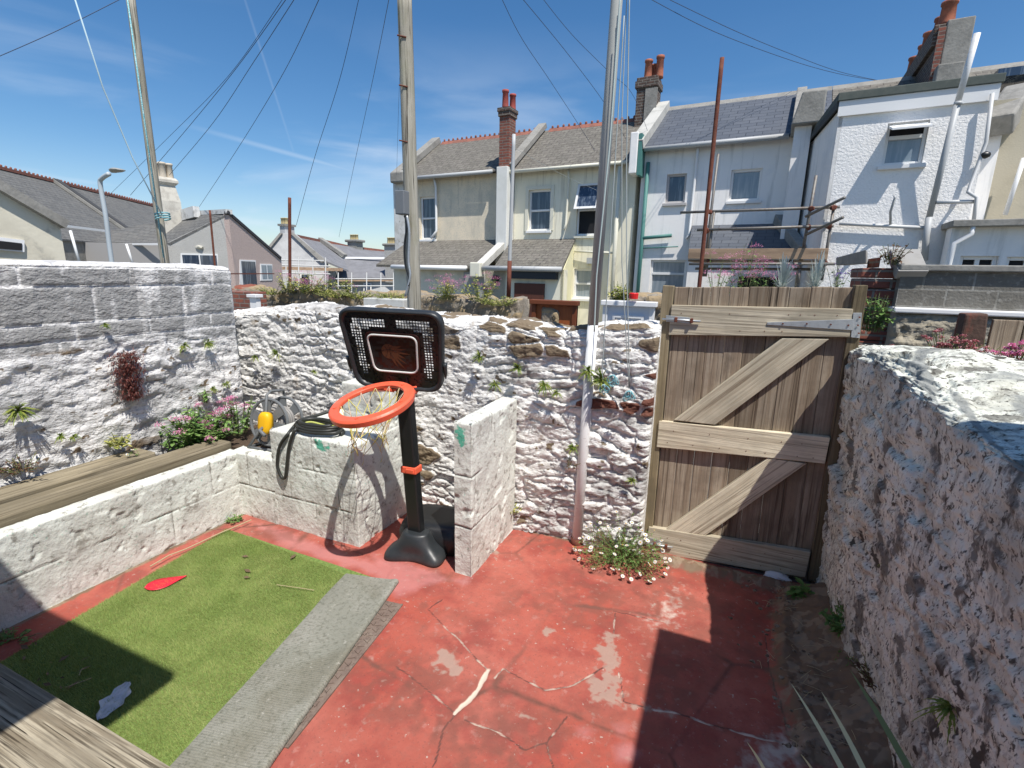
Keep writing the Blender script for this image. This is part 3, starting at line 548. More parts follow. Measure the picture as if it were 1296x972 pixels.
fo = np.array([(x*.98, .25+(y-.25)*.98) for x, y in frame_o]); mb = MB(); mb.tube([B(x, y, .014) for x, y in fo], .0065, 8, closed=True); mb.build('white_square', M('silver_trim', (.62, .61, .58), .5), bd, smooth=True)
m_logo = M('faded_print', (.11, .045, .02), .5)
mb = MB(); cx, ch, rr_ = -.035, .262, .05
mb.poly([B(cx+rr_*math.cos(t), ch+rr_*math.sin(t), .0046) for t in np.linspace(0, 6.283, 28)[:-1]]); mb.build('ball_print', m_logo, bd)
mb = MB()
for k in range(7):
    t = -1.15+k*.30; d = np.array([math.cos(t), math.sin(t)]); q = np.array([-d[1], d[0]]); a0 = np.array([cx, ch])+d*rr_*.99; L = .05+.018*((k*5) % 3); w = .010
    e_ = a0+d*L+np.array([.012, -.018]); mb.poly([B(*(a0-q*w), .0048), B(*((a0+e_)/2-q*w*.9), .0048), B(*e_, .0048), B(*((a0+e_)/2+q*w*.3), .0048), B(*(a0+q*w), .0048)])
mb.build('flame_print', m_logo, bd)
mb = MB(); ml = M('print_lines', (.02, .01, .008), .5)
for f in (lambda t: (cx+rr_*t, ch+.012*math.cos(t*1.5)), lambda t: (cx+.01*math.cos(t*1.5), ch+rr_*t), lambda t: (cx-.03+.02*(1-t*t)*1.0, ch+.042*t), lambda t: (cx+.03-.02*(1-t*t), ch+.042*t)):
    mb.tube([B(*f(t), .0052) for t in np.linspace(-.98, .98, 12)], .0011, 4)
mb.build('ball_seam', ml, bd)
# ring
ra = np.cross(Nr, Bn); ra /= np.linalg.norm(ra); rb = np.cross(ra, Nr)   # rb points away from the board
RP = lambda t, r, z=0: RC+r*(ra*math.cos(t)+rb*math.sin(t))+Nr*z
ring = MB(); pr = [(.247, .0), (.252, -.006), (.247, -.036), (.240, -.040), (.236, -.036), (.236, -.006), (.196, -.006), (.194, -.016), (.190, -.016), (.189, .003), (.194, .006), (.240, .006)]
rings = [[RP(t, r, z) for r, z in pr] for t in np.linspace(0, 2*math.pi, 65)]; ring.loft(rings, cap=False); rg = ring.build('hoop', m_orange, BS, smooth=False, bevel=.0015)
for s in (-1, 1):
    P0 = [RP(-math.pi/2+s*.38, .21), RP(-math.pi/2+s*.72, .215), B(s*.115+.005, -.012, .0), B(s*.045+.005, -.012, .0)]
    mb = MB(); n2 = Nr*.02; mb.hexa([p-n2 for p in P0]+[p+n2*.5 for p in P0]); mb.build('hoop_bracket', m_orange, rg, bevel=.005)
mb = MB(); mb.hexa([B(a, h, d) for a, h, d in ((-.125, -.02, -.028), (.125, -.02, -.028), (.125, -.02, .010), (-.125, -.02, .010), (-.125, .03, -.028), (.125, .03, -.028), (.125, .03, .010), (-.125, .03, .010))]); mb.build('bracket_plate', m_orange, rg, bevel=.008)
mb = MB()
for k in range(5): t = .2+k*1.28; mb.tube([RP(t, .214, .004), RP(t, .214, .011)], .011, 8)
mb.build('net_lug', m_orange, rg)
# net of yellow cord
mb = MB(); NS, NRW = 13, 4; rr = random.Random(3); prev = None; sag = np.array([-.03, -.0, 0])
def npt(row, k):
    t = 2*math.pi*(k+.5*(row % 2))/NS; r = (.187, .15, .118, .095, .085)[row]; z = -.075*row
    p = RP(t, r)+np.array([0, 0, z*1.0])+Nr*(-.004); j = .010*row; return p+np.array([rr.uniform(-j, j)-.012*row, rr.uniform(-j, j), rr.uniform(-j, j)])
rows = [[npt(r, k) for k in range(NS)] for r in range(5)]
for r in range(4):
    for k in range(NS):
        for dk in (0, (1 if r % 2 else -1)):
            a, b = rows[r][k], rows[r+1][(k+dk) % NS]; mid = (a+b)/2+np.array([rr.uniform(-.008, .008), rr.uniform(-.008, .008), -.004]); mb.tube([a, (a+mid)/2, mid, (b+mid)/2, b], .0023, 4)
    for k in range(NS): mb.lump(rows[r+1][k], .0036, k, 1)
for k in range(0, NS, 2): a = rows[4][k]; mb.tube([a, a+np.array([.006, 0, -.03]), a+np.array([rr.uniform(-.015, .015), 0, -.06])], .0016, 4)
mb.build('net', M('yellow_cord', (.66, .60, .14), .8, [(9, 3, .45, .55, (.62, .48, .38), .9)]), rg)
# post
ptp, pbt = B(.02, .12, -.045), np.array([-1.815, 2.63, .17])
mb = MB(); mb.beam(pbt, ptp, .105, .065, up=(0, 1, 0)); mb.build('post', m_black, BS, bevel=.012)
k = .41; pc = pbt*(1-k)+ptp*k; dr = (ptp-pbt)/np.linalg.norm(ptp-pbt); mb = MB(); mb.beam(pc-dr*.024, pc+dr*.024, .122, .082, up=(0, 1, 0)); cl_ = mb.build('clamp', m_orange, BS, bevel=.007)
mb = MB(); q = pc+np.array([.02, -.046, 0]); mb.beam(q-dr*.014, q+dr*.014, .06, .012, up=(0, 1, 0)); mb.build('clamp_lever', m_orange, cl_, bevel=.003)
# base: front foot with two lobes, and the dark tank behind
def basering(z, w, d, off, lobe, n=48):
    out = []
    for q in range(n):
        t = 2*math.pi*q/n; c, s = math.cos(t), math.sin(t); e = .62
        x = w*np.sign(c)*abs(c)**e; y = d*np.sign(s)*abs(s)**e+off
        if s < 0: y += lobe*(.9-1.5*abs(x/w)**1.5)*abs(s)     # pull the middle in, push the corners out
        p = np.array([-1.80, 2.59, 0])+Br*np.array([1, 1, 0])*x+np.array([-.19, .98, 0])*y+np.array([0, 0, z]); out.append(p)
    return out
mb = MB(); mb.loft([basering(*a) for a in ((.0, .205, .105, 0, .05), (.012, .215, .115, 0, .055), (.04, .213, .113, 0, .055), (.065, .195, .10, .005, .045), (.085, .165, .088, .01, .02), (.11, .135, .08, .012, 0), (.14, .115, .074, .015, -.01), (.17, .10, .066, .02, -.012), (.19, .092, .06, .022, -.008), (.195, .082, .052, .022, 0))])
bs = mb.build('base_foot', m_blackr, BS, smooth=True); s_ = bs.modifiers.new('s', 'SUBSURF'); s_.levels = s_.render_levels = 1
def tank(z, w, d, n=40):
    return [np.array([-1.78, 2.86, z])+Br*np.array([1, 1, 0])*w*np.sign(math.cos(t))*abs(math.cos(t))**.5+np.array([-.19, .98, 0])*d*np.sign(math.sin(t))*abs(math.sin(t))**.5 for t in np.linspace(0, 2*math.pi, n+1)[:-1]]
mb = MB(); mb.loft([tank(*a) for a in ((.0, .25, .2), (.02, .265, .215), (.12, .262, .21), (.17, .245, .19), (.2, .21, .16), (.205, .12, .1))]); mb.build('ballast_tank', m_black, BS, smooth=True)

# ---- artificial turf with one long edge folded over
A_, Bp, Cc, Dd = gz(0, 842), gz(288, 672), gz(437, 729), gz(205, 985)
Ee, Ff = gz(505, 739), gz(335, 985); dirn = (Dd-Cc)/np.linalg.norm(Dd-Cc); Dd = Cc+dirn*1.95; Ff2 = Ee+(Ff-Ee)/np.linalg.norm(Ff-Ee)*1.95; A_ = Bp+(A_-Bp)*1.3
TF = thing('turf_mat', 'green artificial grass mat with its right edge folded over', 'mat', (-2.5, 1.7, 0))
def quadgrid(P00, P10, P11, P01, n, m): 
    a, b = np.meshgrid(np.linspace(0, 1, n), np.linspace(0, 1, m), indexing='ij'); a, b = a[..., None], b[..., None]
    return (np.array(P00)*(1-a)*(1-b)+np.array(P10)*a*(1-b)+np.array(P11)*a*b+np.array(P01)*(1-a)*b)
und = lambda P: .004*(fbm(P[..., 0]*3, P[..., 1]*3, 91)-.5)*2
PG = quadgrid(A_, Bp, Cc+(Ee-Cc)*.6, Dd+(Ff2-Dd)*.6, 90, 90); PG[..., 2] = .014+und(PG)
m_tbase = M('turf_base', (.17, .24, .06), .95, [(60, 5, .4, .6, (.09, .14, .03), .8)])
grid_obj('turf_sheet', PG, m_tbase, parent=TF)
nb = 150000; a, b = rng.random(nb), rng.random(nb); P = (np.array(A_)*((1-a)*(1-b))[:, None]+np.array(Bp)*(a*(1-b))[:, None]+np.array(Cc)*(a*b)[:, None]+np.array(Dd)*((1-a)*b)[:, None])
P[:, 2] = .013+und(P); P = P[(P[:, 1] > .55)]; nb = len(P)
az = rng.random(nb)*6.283; ln = rng.uniform(.010, .021, nb)*(.85+.3*fbm(P[:, 0]*5, P[:, 1]*5, 14)); lean = rng.uniform(.1, .75, nb); sw = 9*fbm(P[:, 0]*6, P[:, 1]*6, 43, 2)+rng.normal(0, 1.0, nb)
wd = np.stack([np.cos(az), np.sin(az), 0*az], 1)*.0011; ld = np.stack([-.45*lean+np.cos(sw)*lean*.6, -.25*lean+np.sin(sw)*lean*.6, 0*az+1], 1)*ln[:, None]
V = np.stack([P-wd, P+wd, P+ld], 1).reshape(-1, 3); me = bpy.data.meshes.new('pile'); me.from_pydata((V-np.array(ORG[TF.name])).tolist(), [], np.arange(nb*3).reshape(-1, 3).tolist())
ca = me.attributes.new('tone', 'FLOAT', 'POINT'); ca.data.foreach_set('value', np.repeat(np.clip(.55*rng.random(nb)+1.3*(fbm(P[:, 0]*3.5, P[:, 1]*3.5, 41)-.3)+.5*(fbm(P[:, 0]*14, P[:, 1]*14, 42)-.5), 0, 1), 3))
m_blade = M('turf_fibre', (.255, .335, .09), .55, spec=.35, trans=.25); attr_mix(m_blade, 'tone', (.44, .47, .18)); me.materials.append(m_blade); 
o = bpy.data.objects.new('grass_pile', me); SC.collection.objects.link(o); o.parent = TF; o['kind'] = 'stuff'
prof = [(0, .017), (.02, .021), (.3, .022), (.6, .022), (.85, .026), (.93, .034), (.975, .033), (.995, .024), (1.0, .012), (.985, .002)]
pp = []; vv = np.linspace(0, 1, 120)
for k, z in prof:
    L = Cc*(1-k)+Ee*k; E2 = Dd*(1-k)+Ff2*k; q = L[None]*(1-vv[:, None])+E2[None]*vv[:, None]; q[:, 0] += (.010*(fbm(vv*9+k*2, vv*0, 15)-.5)*2 if k < .1 else .006*(fbm(vv*4, vv*0+k, 19)-.5)); q[:, 2] += z+.003*(fbm(vv*12, vv*0+k*3, 16)-.5)*(k > .02); pp.append(q)
m_back = M('turf_backing', (.235, .235, .195), .85, [(3, 7, .45, .62, (.33, .32, .28), .6), (1.6, 8, .52, .64, (.17, .16, .12), .7), (60, 4, .5, .66, (.13, .13, .10), .7), (25, 4, .62, .7, (.40, .39, .34), .6)], [(220, 2, .7, .004)], spec=.25)
N, L = m_back.node_tree.nodes, m_back.node_tree.links; wv = N.new('ShaderNodeTexWave'); tcn = N.new('ShaderNodeTexCoord'); mpp = N.new('ShaderNodeMapping'); mpp.inputs['Rotation'].default_value = (0, 0, math.atan2(dirn[1], dirn[0])*-1)
L.new(tcn.outputs['Object'], mpp.inputs[0]); L.new(mpp.outputs[0], wv.inputs[0]); wv.bands_direction = 'X'; wv.inputs['Scale'].default_value = 27; wv.inputs['Distortion'].default_value = 1.6; bp = N.new('ShaderNodeBump'); bp.inputs['Strength'].default_value = .28; bp.inputs['Distance'].default_value = .004
L.new(wv.outputs[1], bp.inputs['Height']); old = N['Principled BSDF'].inputs['Normal'].links[0].from_socket; L.new(old, bp.inputs['Normal']); L.new(bp.outputs[0], N['Principled BSDF'].inputs['Normal'])
grid_obj('folded_edge', np.stack(pp, 0), m_back, parent=TF)
# chequered drain cover half under the fold
dc = [gz(500, 770), gz(487, 762), gz(330, 945), gz(357, 952)]; ea, eb = gz(508, 766), gz(362, 948); ux = (eb-ea)/np.linalg.norm(eb-ea); uy = np.array([-ux[1], ux[0], 0])*-1
if (uy[0]) > 0: uy = -uy
CV = thing('drain_cover', 'long rusty brown chequered metal cover beside the folded mat edge', 'drain cover', ea)
cv = lambda a, b, z: ea+ux*a+uy*b+np.array([0, 0, z]); mb = MB(cv); L_ = np.linalg.norm(eb-ea); m_cov = M('worn_iron', (.17, .125, .10), .8, [(12, 6, .45, .65, (.25, .20, .16), .7), (50, 4, .5, .7, (.08, .055, .045), .7)])
mb.box(0, L_, .0, .18, .0, .008); mb.build('plate', m_cov, CV); mb = MB(cv); i = 0
for a in np.arange(.03, L_-.03, .042):
    for b in (.03, .072, .114, .15):
        s = .0165; f = 1 if i % 2 else -1; i += 1; mb.prism([(a-s, b-s*f, .0078), (a+s, b-s*f, .0078), (a+s*.0, b+s*f, .0078)], (0, 0, .005))
    i += 1
mb.build('raised_pattern', m_cov, CV); mb = MB(cv); mb.box(0, L_, -.012, .0, 0, .013); mb.build('edge_strip', m_cov, CV, bevel=.002)
# small litter
rl = gz(204, 740, .03); mb = MB(); n = 14; P = []
for k in range(n+1): t = k/n; w = .045*math.sin(math.pi*t**.7)*(1-t*.3); P.append((t, w))
def leafgrid(base, ang, L, prof, curl, z0):
    c, s = math.cos(ang), math.sin(ang); out = []
    for t, w in prof:
        row = []
        for v in (-1, -.5, 0, .5, 1): row.append(np.array(base)+np.array([c*t*L-s*w*v, s*t*L+c*w*v, z0+curl*(abs(v)*.6+abs(t-.5))**2*.012]))
        out.append(row)
    return np.array(out)
LG = leafgrid(gz(183, 746, .022), math.atan2(*(gz(236, 731)-gz(183, 746))[[1, 0]]), float(np.linalg.norm(gz(236, 731)-gz(183, 746))), [(t, w*1.55) for t, w in P], .6, .006)
o = grid_obj('fallen_leaf', LG, M('red_plastic_leaf', (.66, .015, .04), .45), loc=tuple(LG[0, 0])); tag(o, 'bright red leaf shaped piece lying on the green mat', 'leaf'); o.modifiers.new('s', 'SOLIDIFY').thickness = .002
base = gz(145, 888, .022); a_, b_ = np.meshgrid(np.linspace(-1, 1, 26), np.linspace(-1, 1, 16), indexing='ij'); ax_ = (gz(158, 872, .02)-gz(128, 910, .02))[:2]; L2 = np.linalg.norm(ax_); ax_ /= L2; ay_ = np.array([-ax_[1], ax_[0]])
ww = .050*(1-.8*np.abs(a_)**1.6)*(1+.18*np.sin(a_*9+b_*2)); PX = base[0]+ax_[0]*a_*L2*.62+ay_[0]*b_*ww; PY = base[1]+ax_[1]*a_*L2*.62+ay_[1]*b_*ww; PZ = .026+.022*np.abs(fbm(a_*4+3, b_*2.3, 5)-.4)+.004*np.sin(b_*9+a_*7)
o = grid_obj('paper_scrap', np.stack([PX, PY, PZ], -1), M('white_film', (.72, .74, .78), .45, trans=.2), loc=tuple(base)); tag(o, 'crumpled white plastic scrap in the shaded corner of the mat', 'litter')
tw = MB(); rr = random.Random(9)
def twigs(name, lab, items, mat, r=.002):
    mb = MB()
    for a, b in items: 
        p, q = gz(*a, .03), gz(*b, .03); m = (p+q)/2+np.array([rr.uniform(-.02, .02), rr.uniform(-.02, .02), .005]); mb.tube([p, (p+m)/2+.0, m, (q+m)/2, q], r, 5)
    return tag(mb.build(name, mat, loc=gz(*items[0][0])), lab, 'debris')
m_straw = M('dry_straw', (.42, .34, .20), .8); m_deb = M('dead_leaf', (.13, .085, .05), .8)
o = twigs('straw', 'long dry straw lying on the red floor along the foot of the low block wall', [((318, 658), (235, 695)), ((235, 695), (190, 717))], m_straw, .004)
mb = MB()
for k in range(26):
    x, y = rr.choice([(rr.uniform(30, 110), rr.uniform(830, 872)), (rr.uniform(5, 60), rr.uniform(795, 830)), (rr.uniform(300, 500), rr.uniform(700, 735))]); p = gz(x, y, .03 if y > 700 else .0); a = rr.uniform(0, 6.28); l = rr.uniform(.01, .035); w = l*.35
    mb.poly([p+np.array([l*math.cos(a), l*math.sin(a), .004]), p+np.array([-w*math.sin(a), w*math.cos(a), .008]), p-np.array([l*math.cos(a), l*math.sin(a), -.004]), p+np.array([w*math.sin(a), -w*math.cos(a), .002])])
tag(mb.build('leaf_litter', m_deb, loc=gz(70, 850)), 'scattered dead leaves along the near corner of the mat', 'debris', kind='stuff')
twigs('twig', 'thin curled dry stem on the mat near the folded edge', [((350, 740), (398, 747))], m_straw); twigs('twig', 'two dry twigs lying in the shaded corner of the mat', [((82, 870), (116, 858)), ((100, 855), (108, 845))], m_straw)

# ---- hose reel and coiled hose
m_hg = M('grey_reel_plastic', (.14, .15, .155), .5, [(8, 4, .5, .7, (.20, .20, .20), .5)]); m_hose = M('grey_hose', (.26, .25, .235), .5); m_hoseb = M('black_hose', (.03, .032, .028), .45); m_yel = M('yellow_plastic', (.80, .44, .01), .45)
HR = thing('hose_reel', 'grey garden hose reel with a yellow hub, sitting on the corner of the block wall', 'hose reel', (-3.3, 2.72, .53))
hx = np.array([-.95, -.30, .0]); hx /= np.linalg.norm(hx); hc = np.array(gY(349, 533, 2.78)); hup = np.array([0, 0, 1.]); hs_ = np.cross(hx, hup)
HP = lambda a, u, v: hc+hx*a+hs_*u+hup*v
hx = np.array([.12, -.98, .14]); hx /= np.linalg.norm(hx); hs_ = np.cross(hx, hup); hs_ /= np.linalg.norm(hs_); hup = np.cross(hs_, hx)
for d in (.07, -.10):
    mb = MB(); mb.tube([HP(d, .175*math.cos(t), .185*math.sin(t)) for t in np.linspace(0, 6.283, 37)[:-1]], .012, 8, closed=True)
    for k in range(6):
        t = k*math.pi/3+.3; c, s = math.cos(t), math.sin(t); mb.hexa([HP(d+e, r*c-w*s, r*1.05*s+w*c) for e in (-.006, .006) for r, w in ((.03, -.022), (.175, -.046), (.175, .046), (.03, .022))])
    mb.lathe(HP(d, 0, 0), [(.045, -.012), (.055, 0), (.045, .02)], 16, hx); mb.build('reel_disc', m_hg, HR)
mb = MB()
for k in range(6):
    for r in (.085, .105): mb.tube([HP(-.08+k*.026, r*math.cos(t), r*math.sin(t)) for t in np.linspace(0, 6.283, 25)[:-1]], .012, 6, closed=True)
mb.build('wound_hose', m_hose, HR, smooth=True)
mb = MB(); mb.loft([[HP(z, w*np.sign(math.cos(t))*abs(math.cos(t))**.7, h*np.sign(math.sin(t))*abs(math.sin(t))**.7-.0) for t in np.linspace(0, 6.283, 25)[:-1]] for z, w, h in ((.085, .055, .085), (.12, .058, .09), (.14, .048, .08), (.145, .02, .055))]); mb.build('hub', m_yel, HR, smooth=True)
mb = MB(); mb.tube([HP(.13, 0, -.03), HP(.17, .0, -.05), HP(.19, -.07, -.08)], .014, 8); mb.build('crank', m_hg, HR, smooth=True)
mb = MB(); mb.tube([HP(.10, -.17, -.22), HP(.10, -.12, -.1), HP(.09, .02, .03), HP(.08, .02, .22), HP(.04, .02, .245), HP(-.10, .02, .245), HP(-.13, .03, .2), HP(-.13, .0, -.1), HP(-.13, -.1, -.22)], .011, 8); mb.tube([HP(.10, -.17, -.215), HP(.1, .17, -.215), HP(-.13, .17, -.215)], .012, 8); mb.tube([HP(.10, .17, -.215), HP(.09, .02, .0)], .011, 8); mb.build('frame', m_hg, HR, smooth=True)
HC_ = thing('hose', 'black hose coiled on the block plinth with a loop hanging down its front', 'hose', (-2.7, 2.7, .78))
def smoothpath(P, n=10):
    P = [np.array(p, float) for p in P]; P = [P[0]]+P+[P[-1]]; out = []
    for i in range(1, len(P)-2):
        for k in range(n):
            t = k/n; a, b, c, d = P[i-1], P[i], P[i+1], P[i+2]; out.append(.5*((2*b)+(-a+c)*t+(2*a-5*b+4*c-d)*t*t+(-a+3*b-3*c+d)*t**3))
    out.append(P[-2]); return out
cz = gz(404, 545, .79); pts = []
for k in range(60): t = k*.42; r = 1-.004*k; pts.append(cz+np.array([.20*r*math.cos(t)+.01*math.sin(k), .105*r*math.sin(t), .004+.0011*k]))
hang = [gY(378, 545, 2.56), gY(373, 545, 2.515), gY(366, 565, 2.505), gY(363, 590, 2.50), gY(361, 604, 2.498), gY(356, 603, 2.498), gY(351, 588, 2.50), gY(354, 565, 2.505), gY(364, 550, 2.52), gY(372, 540, 2.6), gz(380, 532, .85), gz(400, 526, .86), gz(422, 519, .88), gz(440, 512, .9)]
mb = MB(); mb.tube(smoothpath(pts, 2), .0125, 8); mb.build('coil', m_hoseb, HC_, smooth=True); mb = MB(); mb.tube(smoothpath(hang, 8), .0125, 8); mb.build('loop', m_hoseb, HC_, smooth=True)
mb = MB(); P2 = [cz+np.array([.15*math.cos(t)+.01, .075*math.sin(t)-.01, .032+.01*math.sin(3*t)]) for t in np.linspace(0, 5.2, 40)]; mb.tube(P2, .0065, 6); mb.build('yellow_cable', M('yellow_green_flex', (.45, .48, .12), .6), HC_, smooth=True)
# white bag seen under the gate
mb = MB(); mb.lump(gz(985, 744, .03)+np.array([0, .12, 0]), (.07, .03, .028), 4, 3, .5); tag(mb.build('plastic_bag', M('white_bag', (.75, .75, .75), .5, trans=.2), loc=gz(985, 745), smooth=True), 'bright white crumpled bag beyond the gap under the gate', 'bag')
# ================================================================ BEYOND THE YARD
# ---- house behind the camera, whose roof and side wall shade the yard
m_rend = M('cream_render', (.62, .58, .48), .9, [(2, 5, .45, .65, (.55, .51, .42), .6)], [(60, 5, .4, .006)])
t = thing('house', 'cream house behind the camera whose flat roof edge shades the near corner', 'house', (-2.8, -3, 0))
mb = MB(); mb.box(-4.5, -1.5, -6, -.9, 0, 2.9); mb.build('wall', m_rend, t); mb = MB(); mb.box(-5, -.99, -6.2, .22, 2.92, 3.02); mb.build('roof', M('roof_felt', (.08, .08, .085), .9), t)
t = thing('outhouse', 'low cream outhouse on the right behind the camera', 'outhouse', (2.2, -.5, 0))
mb = MB(); mb.box(1.03, 3.4, -4.5, 1.62, 0, 2.6); mb.build('wall', m_rend, t); mb = MB(); mb.box(1.0, 3.5, -4.6, 1.66, 2.62, 2.7); mb.build('roof', M('roof_felt2', (.08, .08, .085), .9), t)

# ---- terrace frame: u along the terrace, d away from the camera, z up
_n = np.array([.078, .997, 0]); _n /= np.linalg.norm(_n); _t = np.array([_n[1], -_n[0], 0])
TX = lambda u, d, z: tuple(_t*u+_n*d+np.array([0, 0, z]))
def fq(x, y, D): r = ray(x, y); p = CAMP+r*(D/(r@_n)); return np.array([p@_t, p[2]])
def tpt(x, y, D): u, z = fq(x, y, D); return np.array(TX(u, D, z))
U_ = 'UV'
m_slate = M('old_slate', (.2, .2, .2), .85, [(1.3, 6, .45, .65, (.135, .125, .11), .6), (9, 7, .5, .66, (.28, .27, .22), .5), (30, 4, .6, .7, (.30, .29, .17), .6)], [(30, 5, .4, .01)], co=U_, brick=((.18, .165, .145), (.13, .12, .105), (.055, .05, .045), .26, .16, .008), spec=.2)
m_slateb = M('blue_slate', (.1, .1, .1), .55, [(2, 6, .45, .65, (.095, .105, .12), .5)], [(20, 3, .2, .005)], co=U_, brick=((.080, .090, .108), (.108, .118, .136), (.035, .04, .05), .36, .20, .009), spec=.4)
m_slatel = M('left_slate', (.1, .1, .1), .85, [(.8, 6, .45, .65, (.16, .155, .145), .6), (7, 7, .5, .66, (.24, .23, .20), .4)], [(20, 4, .4, .01)], co=U_, brick=((.155, .155, .15), (.12, .12, .118), (.06, .06, .058), .36, .22, .012), spec=.2)
m_cream1 = M('dashed_cream_render', (.80, .69, .52), .92, [(1.6, 6, .42, .62, (.60, .55, .44), .7), (25, 4, .5, .7, (.50, .46, .37), .6), (1.5, 5, .56, .68, (.42, .38, .31), .5, (3, 3, .35))], [(90, 4, .7, .012)])
m_cream2 = M('smooth_cream_render', (.82, .78, .63), .85, [(1.2, 6, .45, .65, (.77, .73, .58), .6), (2, 7, .52, .66, (.45, .42, .33), .6, (3, 3, .25))], [(40, 4, .2, .005)])
m_yellow = M('pale_yellow_render', (.80, .76, .50), .85, [(2, 6, .45, .65, (.75, .71, .48), .6)], [(40, 4, .2, .005)])
m_wr = M('white_house_render', (.86, .84, .81), .85, [(1.5, 6, .48, .7, (.66, .68, .70), .6), (2.5, 7, .54, .68, (.52, .52, .50), .55, (3, 3, .25))], [(9, 5, .25, .01), (60, 4, .25, .005)])
m_roughc = M('roughcast_white', (.86, .84, .81), .9, [(1.2, 6, .48, .7, (.74, .74, .73), .6), (34, 3, .6, .74, (.55, .55, .55), .5)], [(26, 3, .7, .014), (60, 4, .6, .008)])
m_cop = M('cement_coping', (.27, .26, .235), .9, [(3, 7, .45, .65, (.17, .165, .15), .7), (15, 6, .5, .7, (.36, .35, .32), .5)], [(20, 6, .4, .015)])
m_trim = M('white_trim', (.76, .76, .75), .55); m_trimc = M('cream_trim', (.68, .66, .55), .6); m_gut = M('grey_gutter', (.42, .43, .43), .5)
m_ridge = M('terracotta_ridge', (.30, .115, .08), .9, [(6, 6, .42, .60, (.17, .085, .065), .8)]); m_pot = M('terracotta_pot', (.40, .135, .075), .85, [(5, 6, .42, .60, (.20, .075, .05), .85), (14, 5, .6, .7, (.40, .30, .22), .4)]); m_potr = M('red_pot', (.36, .075, .06), .75, [(8, 5, .45, .65, (.22, .05, .04), .6)]); m_poty = M('buff_pot', (.52, .42, .22), .85)
m_brick = M('chimney_brick', (.2, .1, .1), .9, [(9, 6, .52, .68, (.08, .06, .055), .7)], [(50, 5, .4, .005)], co=U_, brick=((.27, .085, .055), (.16, .06, .045), (.20, .175, .15), .225, .075, .010))
m_brickd = M('sooty_brick', (.1, .06, .06), .9, [(9, 6, .5, .66, (.035, .03, .028), .8)], [(50, 5, .5, .008)], co=U_, brick=((.11, .065, .05), (.075, .055, .045), (.20, .185, .16), .225, .075, .011))
m_glass = M('window_glass', (.03, .045, .075), .06, [(2.2, 4, .50, .58, (.13, .16, .20), .8, (5, 5, .25))], spec=.9); m_glassl = M('net_curtained_glass', (.20, .25, .29), .12, [(5, 3, .4, .6, (.30, .34, .38), .8, (3, 3, .3))], spec=.8); m_dark = M('interior_shade_black', (.012, .012, .014), .8)  # m_dark paints the shade of unlit insides as flat near-black
m_teal = M('teal_pipe_paint', (.07, .20, .18), .6); m_brown = M('brown_door', (.10, .035, .022), .6, [(20, 5, .5, .7, (.06, .02, .015), .6, (1, 1, .1))])
def wallp(par, mat, u0, u1, z0, z1, D, th=.25, holes=(), name='wall', back=True):
    us = sorted({u0, u1, *[h[0] for h in holes], *[h[1] for h in holes]}); zs = sorted({z0, z1, *[h[2] for h in holes], *[h[3] for h in holes]}); mb = MB(TX)
    for a, b in zip(us, us[1:]):
        for c, d in zip(zs, zs[1:]):
            m_ = ((a+b)/2, (c+d)/2)
            if any(h[0] < m_[0] < h[1] and h[2] < m_[1] < h[3] for h in holes): continue
            mb.poly([(a, D, c), (b, D, c), (b, D, d), (a, D, d)])
    for a, b, c, d in holes:
        e = D+.14; mb.poly([(a, D, c), (a, e, c), (a, e, d), (a, D, d)]); mb.poly([(b, D, c), (b, D, d), (b, e, d), (b, e, c)]); mb.poly([(a, D, d), (a, e, d), (b, e, d), (b, D, d)]); mb.poly([(a, D, c), (b, D, c), (b, e, c), (a, e, c)])
    mb.poly([(u0, D, z0), (u0, D, z1), (u0, D+th, z1), (u0, D+th, z0)]); mb.poly([(u1, D, z0), (u1, D+th, z0), (u1, D+th, z1), (u1, D, z1)]); mb.poly([(u0, D, z1), (u1, D, z1), (u1, D+th, z1), (u0, D+th, z1)])
    return mb.build(name, mat, par)
def hole(x0, y0, x1, y1, D): a = fq((x0+x1)/2, y0, D); b = fq((x0+x1)/2, y1, D); ym = (y0+y1)/2; l = fq(x0, ym, D); r = fq(x1, ym, D); return (l[0], r[0], b[1], a[1])
def window(par, h, D, bars=('m',), glass=None, trim=None, sill=True, fr=.055, dp=.10, tilt=0):
    u0, u1, z0, z1 = h; mb = MB(TX); d0, d1 = D+dp-.04, D+dp+.03; trim = trim or m_trim
    for a, b, c, d in ((u0+.002, u0+fr, z0, z1), (u1-fr, u1-.002, z0, z1), (u0+fr, u1-fr, z0, z0+fr), (u0+fr, u1-fr, z1-fr, z1)): mb.box(a, b, d0, d1, c, d)
    zm = z0+(z1-z0)*.5
    for b_ in bars:
        if b_ == 'm': mb.box(u0+fr, u1-fr, d0-.012, d1, zm-.028, zm+.028)
        if b_ == 'h': mb.box(u0+fr, u1-fr, d0-.012, d1, z0+(z1-z0)*.66-.03, z0+(z1-z0)*.66+.03)
        if b_ == 'v': mb.box((u0+u1)/2-.03, (u0+u1)/2+.03, d0+.005, d1, z0+fr, z1-fr)
    w = mb.build('window', trim, par, bevel=.006)
    mb = MB(TX); mb.box(u0+fr-.01, u1-fr+.01, D+dp, D+dp+.012, z0+fr-.01, z1-fr+.01); mb.build('pane', glass or m_glass, w)
    if sill: mb = MB(TX); mb.box(u0-.05, u1+.05, D-.07, D+.1, z0-.07, z0-.002); mb.build('sill', trim, w, bevel=.006)
    return w
def roofp(par, mat, pts, th=.05, name='roof'): mb = MB(TX); mb.prism(pts, (0, 0, -th)); return mb.build(name, mat, par)
def gutter(par, u0, u1, D, z, mat=m_gut, r=.06):
    mb = MB(TX); mb.tube([(u0, D-r, z), (u1, D-r, z)], r, 8); return mb.build('gutter', mat, par, smooth=True)
